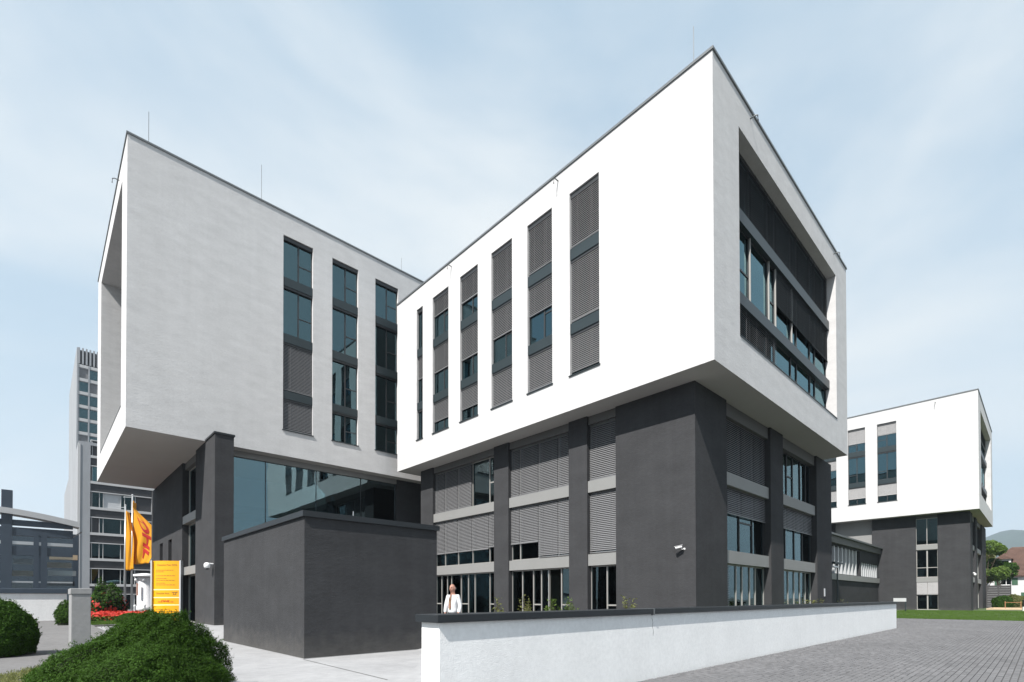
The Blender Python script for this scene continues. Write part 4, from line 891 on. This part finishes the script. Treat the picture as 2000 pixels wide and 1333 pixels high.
# lamp mast and glass panel at the gap beyond the last pier
lm = thing('lamp_mast', (44.6, 10.9, 0.27), 'thin dark mast with flat lamp arm between the blocks', 'street lamp')
MB().tube([(44.6, 10.9, 0.27), (44.6, 10.9, 4.25)], 0.05, 8).build('mast', 'dark_metal', lm)
MB().box(43.2, 45.4, 10.7, 11.1, 4.25, 4.37).build('lamp_head', 'dark_metal', lm); MB().box(43.3, 44.5, 10.78, 11.02, 3.95, 4.05).build('lamp_tube', 'white_paint', lm)
gs = thing('glass_screen', (43.4, 11.3, 0.27), 'frosted grey screen panel beside the lamp mast', 'screen')
MB().box(42.2, 44.5, 11.4, 11.46, 0.3, 3.7).build('panel', 'grey_beam', gs); MB().box(42.1, 42.2, 11.35, 11.5, 0.27, 3.8).build('post', 'dark_metal', gs)
inf = thing('info_board', (61.5, 9.7, 0.3), 'small pale horizontal board on a dark post at the end of the garden wall', 'sign')
MB().box(61.4, 61.5, 9.25, 10.25, 1.28, 1.62).build('board', 'pale_grey', inf); MB().box(61.42, 61.5, 9.27, 9.35, 0.25, 1.28).build('post', 'dark_metal', inf); MB().box(61.42, 61.5, 10.15, 10.23, 0.25, 1.28).build('post', 'dark_metal', inf)

# ------------------------------------------------------------------ background right: house, trees, hedge, sand pit
hs = thing('house', (138, 3, 0.3), 'white house with brown hipped tile roof and green shutters at the right edge', 'house')
hx0, hx1, hy0, hy1, he = 132, 143, -9, 9.3, 5.9
tfh = FX(hx0)
win = [(4.2, 5.7, 4.0, 5.3), (-1.0, 0.6, 4.0, 5.3), (1.2, 2.2, 0.9, 2.6)]
MB(tfh).holed(hy0, hy1, 0, he, win, 0.4).build('wall', 'white_render', hs)
MB().box(hx0+0.4, hx1, hy0, hy1, 0, he).build('wall', 'white_render', hs)
rf = MB(); o = 0.6; zz = he-0.1; R1, R2 = hy0+5.0, hy1-5.0; xm = (hx0+hx1)/2
rf.add([(hx0-o, hy0-o, zz), (hx1+o, hy0-o, zz), (hx1+o, hy1+o, zz), (hx0-o, hy1+o, zz), (xm, R1, 11.4), (xm, R2, 11.4), (hx0-o, hy0-o, zz-0.25), (hx1+o, hy0-o, zz-0.25), (hx1+o, hy1+o, zz-0.25), (hx0-o, hy1+o, zz-0.25)],
       [(0, 4, 5, 3), (1, 2, 5, 4), (0, 1, 4), (2, 3, 5), (0, 3, 9, 6), (3, 2, 8, 9), (0, 6, 7, 1), (9, 8, 7, 6)])
rf = rf.build('roof', 'roof_tile', hs)
tl_ = MB()
for i in range(22):
    f0 = i/22; za = zz+(11.4-zz)*f0; xa = hx0-o+(xm-hx0+o)*f0; ya, yb = hy0-o+(R1-hy0+o)*f0, hy1+o+(R2-hy1-o)*f0
    tl_.box(xa-0.05, xa+0.05, ya, yb, za-0.02, za+0.07)
stuff(tl_.build('tile_course', 'roof_tile', hs))
for yd in (5.2, -1.5):
    dmr = MB().box(hx0+1.0, hx0+4, yd-0.9, yd+0.9, 7.2, 8.9).build('dormer', 'white_render', hs)
    MB().box(hx0+0.94, hx0+0.98, yd-0.6, yd+0.6, 7.5, 8.6).build('pane', 'glass_far', dmr)
    MB().add([(hx0+0.7, yd-1.2, 8.9), (hx0+0.7, yd+1.2, 8.9), (hx0+0.7, yd, 9.7), (hx0+4.6, yd-1.2, 8.9), (hx0+4.6, yd+1.2, 8.9), (hx0+4.6, yd, 9.7)], [(0, 2, 1), (0, 3, 5, 2), (1, 2, 5, 4), (3, 4, 5)]).build('dormer_roof', 'roof_tile', dmr)
for a, b, c, e in win:
    w_ = MB(tfh).box(a, b, 0.15, 0.25, c, c+0.08).box(a, b, 0.15, 0.25, e-0.08, e).box(a, a+0.08, 0.15, 0.25, c+0.08, e-0.08).box(b-0.08, b, 0.15, 0.25, c+0.08, e-0.08).box((a+b)/2-0.04, (a+b)/2+0.04, 0.15, 0.25, c+0.08, e-0.08).build('window', 'white_paint', hs)
    MB(tfh).box(a+0.08, b-0.08, 0.2, 0.22, c+0.08, e-0.08).build('pane', 'glass_far', w_)
    for s0, s1 in ((a-0.8, a-0.03), (b+0.03, b+0.8)): MB(tfh).box(s0, s1, -0.07, -0.01, c, e).build('shutter', 'shutter_green', w_)
MB().box(137.0, 138.0, -3, -2, 10.5, 12.8).build('chimney', 'roof_tile', hs)
def tree(x, y, h, r, label, material, seed, n=26000, leaf=0.16, z0=0.2, trunk=0.16, lo=0.42):
    t = thing('leafy_tree', (x, y, z0), label, 'tree', 'trees at the right edge'); rr = random.Random(seed); tk_ = MB()
    tk_.tube([(x, y, z0), (x+0.1, y, z0+h*0.3), (x-0.05, y+0.1, z0+h*0.65)], trunk, 8, trunk*0.4)
    cs = []
    for i in range(11):
        a = rr.uniform(0, 6.28); zz_ = rr.uniform(lo, 0.93)*h; rad = r*rr.uniform(0.35, 0.85)*(1.15-abs(zz_/h-0.62)); c = (x+math.cos(a)*rad, y+math.sin(a)*rad, z0+zz_); cs.append((c, r*rr.uniform(0.28, 0.5)))
        tk_.tube([(x, y, z0+h*rr.uniform(0.22, 0.45)), ((x+c[0])/2, (y+c[1])/2, (c[2]+z0+h*0.35)/2+0.2), c], trunk*0.35, 6, 0.02)
    tk_.build('trunk', 'bark', t); P = []; k = n//len(cs)
    for i, (c, s) in enumerate(cs):
        d = sphere_dirs(k); q = np.array(c)+d*(s*lump(d, seed+i, 0.3)*(0.45+0.55*RNG.random(k)**0.6))[:, None]; P.append(q)
    P = np.concatenate(P); nn = sphere_dirs(len(P))+np.array([-0.3, -0.2, 0.6]); nn /= np.linalg.norm(nn, axis=1, keepdims=True)
    leaf_mesh('crown', P, nn, leaf*RNG.uniform(0.6, 1.3, len(P)), 0.5, material, t)
tree(111.2, 6.5, 10.6, 2.7, 'tall light green tree just right of the farthest block', 'leaf_light', 31, leaf=0.17, n=14000)
tree(114.5, 5.2, 7.6, 2.1, 'smaller green tree reaching over the eave of the white house', 'leaf_mid', 37, leaf=0.15, n=9000, trunk=0.10, lo=0.70)
tree(128, 8.7, 12.8, 2.4, 'pale olive tree top rising behind the tall light green tree', 'leaf_olive', 41, leaf=0.19, n=12000)
bush('garden_bush', (84.5, 3.55, 0.3), (0.95, 0.95, 1.15), 7000, 0.075, 'leaf_dark', 'dark green bush in front of the dark timber wall, nearer the block', seed=21, amp=0.2)
bush('garden_bush', (86.5, 2.35, 0.3), (1.25, 1.2, 1.15), 9000, 0.075, 'leaf_olive', 'brownish green bush in front of the dark timber wall, at the right edge', seed=23, amp=0.2)
tw = thing('timber_wall', (88, 2, 0.3), 'dark horizontal board wall behind the two garden bushes', 'wall')
for i in range(10): MB().box(87.9-0.01*(i % 2), 88.0, 2.9, 8.5, 0.3+i*0.29, 0.3+i*0.29+0.275).build('board', 'wood_dark_wall', tw)
for yp in (2.85, 5.5, 8.4): MB().box(88.0, 88.12, yp, yp+0.12, 0.3, 3.25).build('post', 'wood_dark_wall', tw)
sp = thing('sand_pit', (79, 2.6, 0.33), 'sand pit with low timber edge on the lawn right of the farthest block', 'sand pit')
MB().box(75.5, 82.5, 1.2, 4.2, 0.25, 0.40).build('sand', 'sand', sp)
for a in ((75.3, 75.5, 1.0, 4.4), (82.5, 82.7, 1.0, 4.4), (75.5, 82.5, 1.0, 1.2), (75.5, 82.5, 4.2, 4.4)): MB().box(*a, 0.25, 0.48).build('edging', 'cream', sp)
br = thing('site_barrier', (76.3, 2.6, 0.3), 'orange and white site barrier standing by the sand pit', 'barrier')
for zz_ in (1.1,): MB().box(76.2, 76.24, 1.7, 3.0, zz_, zz_+0.05).build('rail', 'barrier_orange', br)
for yp in (1.75, 2.95):
    MB().box(76.19, 76.25, yp-0.03, yp+0.03, 0.3, 1.25).build('post', 'barrier_orange', br); MB().box(75.9, 76.5, yp-0.16, yp+0.16, 0.28, 0.42).build('foot', 'white_paint', br)
bb = thing('bollard', (69.5, 1.35, 0.3), 'dark topped bollard with white foot near the sand pit', 'bollard')
MB().lathe((69.5, 1.35, 0.3), [(0.16, 0), (0.16, 0.45)], 12).build('foot', 'white_paint', bb); MB().lathe((69.5, 1.35, 0.75), [(0.14, 0), (0.14, 0.65), (0.05, 0.72)], 12).build('head', 'black_rubber', bb)
wc = thing('wall_camera', (71.5, 5.0, 4.0), 'small white camera at the corner of the farthest block', 'camera')
MB().lathe((71.2, 4.98, 3.95), [(0.07, 0), (0.11, 0.06), (0.11, 0.18), (0.05, 0.26)], 12).build('housing', 'white_paint', wc, smooth=True); MB().box(71.15, 71.25, 4.98, 5.14, 4.2, 4.3).build('bracket', 'white_paint', wc)
# wooded hills
def hill(cx, cy, a, b, h, seed):
    xs = rng(-1, 1, 0.05); me = bpy.data.meshes.new('hills'); v = []; f = []; r = np.random.default_rng(seed); ph = r.uniform(0, 6.3, 8); n = len(xs)
    for x in xs:
        for y in xs:
            q = max(0, 1-x*x)*max(0, 1-y*y); k = 1+0.13*math.sin(6*x+ph[0])*math.cos(5*y+ph[1])+0.05*math.sin(17*x+ph[2])*math.sin(15*y+ph[3])+0.02*math.sin(40*x+ph[4]+9*y)
            v.append((cx+x*a, cy+y*b, -2+h*q**0.8*k))
    for i in range(n-1):
        for j in range(n-1): f.append((i*n+j, (i+1)*n+j, (i+1)*n+j+1, i*n+j+1))
    me.from_pydata(v, [], f); me.materials.append(M['hill_forest']); me.polygons.foreach_set('use_smooth', [True]*len(me.polygons)); struct(link('hills', me))
hill(2680, -60, 620, 560, 238, 3); hill(2900, 620, 500, 420, 190, 5)

hzb = MB().box(-950, 3950, -1550, 1950, -4.0, 300.0).build('haze', None); hm = bpy.data.materials.new('haze_air'); hm.use_nodes = True
hm.node_tree.nodes.clear(); ho = hm.node_tree.nodes.new('ShaderNodeOutputMaterial'); hv = hm.node_tree.nodes.new('ShaderNodeVolumePrincipled')
hv.inputs['Color'].default_value = (0.74, 0.86, 1.0, 1); hv.inputs['Density'].default_value = 0.00022; hv.inputs['Anisotropy'].default_value = 0.2
hm.node_tree.links.new(hv.outputs[0], ho.inputs['Volume']); hzb.data.materials.append(hm); tag(stuff(hzb), 'faint summer haze in the air over the whole scene', 'haze')

# ------------------------------------------------------------------ the man on the terrace
def person():
    X, Y, Z = 8.72, 11.70, 0.27; S = 1.0
    t = thing('person', (X, Y, Z), 'bald man in white shirt and patterned tie walking behind the garden wall', 'person')
    face = Vector((-0.95, -0.30, 0)).normalized(); side = Vector((-face.y, face.x, 0))   # facing left and to the front; side = his left
    def P(s, f, z): return tuple(side*s+face*f+Vector((0, 0, z)))
    def skin(name, pts, edges, root, material, lvl=2):
        me = bpy.data.meshes.new(name); me.from_pydata([P(*p[:3]) for p in pts], edges, []); me.materials.append(M[material])
        o = bpy.data.objects.new(name, me); COL.objects.link(o); o.parent = t
        md = o.modifiers.new('skin', 'SKIN'); md.use_smooth_shade = True
        if not me.skin_vertices: me.attributes
        bm = bmesh.new(); bm.from_mesh(me); lay = bm.verts.layers.skin.verify()
        bm.verts.ensure_lookup_table()
        for i, v in enumerate(bm.verts):
            r = pts[i][3]; v[lay].radius = (r if isinstance(r, tuple) else (r, r)); v[lay].use_root = (i == root)
        bm.to_mesh(me); bm.free()
        sb = o.modifiers.new('sub', 'SUBSURF'); sb.levels = lvl; sb.render_levels = lvl; return o
    # body: pelvis, spine, neck, head, arms with hands, legs
    pts = [(0, 0, 0.95, 0.085), (0, 0.01, 1.15, 0.085), (0, 0, 1.35, 0.10), (0, 0.0, 1.50, 0.06), (0, 0.02, 1.58, 0.062), (0, 0.04, 1.65, 0.088), (0, 0.03, 1.72, 0.086), (0, 0.02, 1.775, 0.05),
           (0.17, 0, 1.44, 0.055), (0.21, -0.03, 1.18, 0.042), (0.24, 0.08, 0.95, 0.032), (0.24, 0.11, 0.87, 0.036),
           (-0.17, 0, 1.44, 0.055), (-0.22, 0.02, 1.18, 0.042), (-0.24, 0.06, 0.94, 0.032), (-0.24, 0.08, 0.86, 0.036),
           (0.09, 0.06, 0.52, 0.065), (0.09, 0.02, 0.10, 0.045), (0.09, 0.14, 0.05, 0.035),
           (-0.09, 0.0, 0.52, 0.065), (-0.09, -0.12, 0.12, 0.045), (-0.09, 0.0, 0.05, 0.035)]
    ed = [(0, 1), (1, 2), (2, 3), (3, 4), (4, 5), (5, 6), (6, 7), (2, 8), (8, 9), (9, 10), (10, 11), (2, 12), (12, 13), (13, 14), (14, 15), (0, 16), (16, 17), (17, 18), (0, 19), (19, 20), (20, 21)]
    for sg, hb, (sx, fy_) in ((1, 11, (0.24, 0.11)), (-1, 15, (-0.24, 0.08))):
        for k, (df, ln) in enumerate(((0.026, 0.075), (0.009, 0.085), (-0.009, 0.08), (-0.026, 0.062))):
            i = len(pts); pts.append((sx, fy_+df, 0.82 if sg > 0 else 0.81, 0.009)); pts.append((sx-sg*0.012, fy_+df+0.01, 0.82-ln, 0.008)); ed += [(hb, i), (i, i+1)]
        i = len(pts); pts.append((sx-sg*0.02, fy_+0.045, 0.85, 0.010)); pts.append((sx-sg*0.025, fy_+0.06, 0.80, 0.009)); ed += [(hb, i), (i, i+1)]
    skin('body', pts, ed, 0, 'skin')
    def blob(name, c, r, material, n=14):
        bm = bmesh.new(); bmesh.ops.create_uvsphere(bm, u_segments=n, v_segments=n//2+2, radius=1.0)
        for v in bm.verts: v.co = Vector(P(c[0]+v.co.x*r[0], c[1]+v.co.y*r[1], c[2]+v.co.z*r[2]))
        me = bpy.data.meshes.new(name); bm.to_mesh(me); bm.free(); me.materials.append(M[material]); me.polygons.foreach_set('use_smooth', [True]*len(me.polygons)); o = bpy.data.objects.new(name, me); COL.objects.link(o); o.parent = t; return o
    blob('head', (0, 0.035, 1.675), (0.076, 0.098, 0.122), 'skin', 20); blob('nose', (0, 0.135, 1.665), (0.014, 0.022, 0.024), 'skin'); blob('mouth', (0, 0.118, 1.615), (0.026, 0.012, 0.007), 'tie_cloth')
    for sg in (-1, 1):
        blob('ear', (sg*0.080, 0.02, 1.67), (0.012, 0.022, 0.034), 'skin'); blob('eye', (sg*0.032, 0.120, 1.69), (0.013, 0.009, 0.008), 'black_rubber'); blob('brow', (sg*0.032, 0.124, 1.712), (0.020, 0.010, 0.005), 'bark')
        blob('hair', (sg*0.072, -0.01, 1.675), (0.010, 0.045, 0.038), 'granite_panel')
    # shirt with sleeves and collar
    sp_ = [(0, 0, 0.95, 0.165), (0, 0.005, 1.05, 0.160), (0, 0.012, 1.18, 0.150), (0, 0.004, 1.34, 0.160), (0, 0, 1.47, 0.085), (0, 0.005, 1.525, 0.070),
           (0.175, 0, 1.44, 0.072), (0.222, -0.035, 1.18, 0.062), (0.245, 0.07, 0.97, 0.052), (-0.175, 0, 1.44, 0.072), (-0.232, 0.02, 1.18, 0.062), (-0.245, 0.055, 0.96, 0.052)]
    skin('shirt', sp_, [(0, 1), (1, 2), (2, 3), (3, 4), (4, 5), (3, 6), (6, 7), (7, 8), (3, 9), (9, 10), (10, 11)], 0, 'shirt')
    skin('trousers', [(0, 0, 1.02, 0.150), (0, 0, 0.88, 0.15), (0.095, 0.06, 0.52, 0.085), (0.09, 0.02, 0.12, 0.070), (-0.095, 0.0, 0.52, 0.085), (-0.09, -0.12, 0.13, 0.070)], [(0, 1), (1, 2), (2, 3), (1, 4), (4, 5)], 0, 'trousers')
    for sg, f_ in ((0.09, 0.08), (-0.09, -0.06)): blob('shoe', (sg, f_, 0.045), (0.048, 0.14, 0.048), 'shoe')
    tm = MB(); col_ = [(0.020, 0.105, 1.50), (-0.020, 0.105, 1.50), (-0.028, 0.172, 1.36), (-0.040, 0.178, 1.12), (0, 0.178, 1.06), (0.040, 0.178, 1.12), (0.028, 0.172, 1.36)]
    fr_ = [P(*p) for p in col_]; bk_ = [P(p[0], p[1]-0.015, p[2]) for p in col_]; n = len(col_)
    tm.add(fr_+bk_, [tuple(range(n)), tuple(reversed(range(n, 2*n)))]+[(i, n+i, n+(i+1) % n, (i+1) % n) for i in range(n)])
    me = bpy.data.meshes.new('tie'); me.from_pydata(tm.v, [], tm.f); me.materials.append(M['tie_cloth']); o = bpy.data.objects.new('tie', me); COL.objects.link(o); o.parent = t
person()
SC.cycles.max_bounces = 10; SC.cycles.transparent_max_bounces = 16; SC.cycles.caustics_reflective = False; SC.cycles.caustics_refractive = False
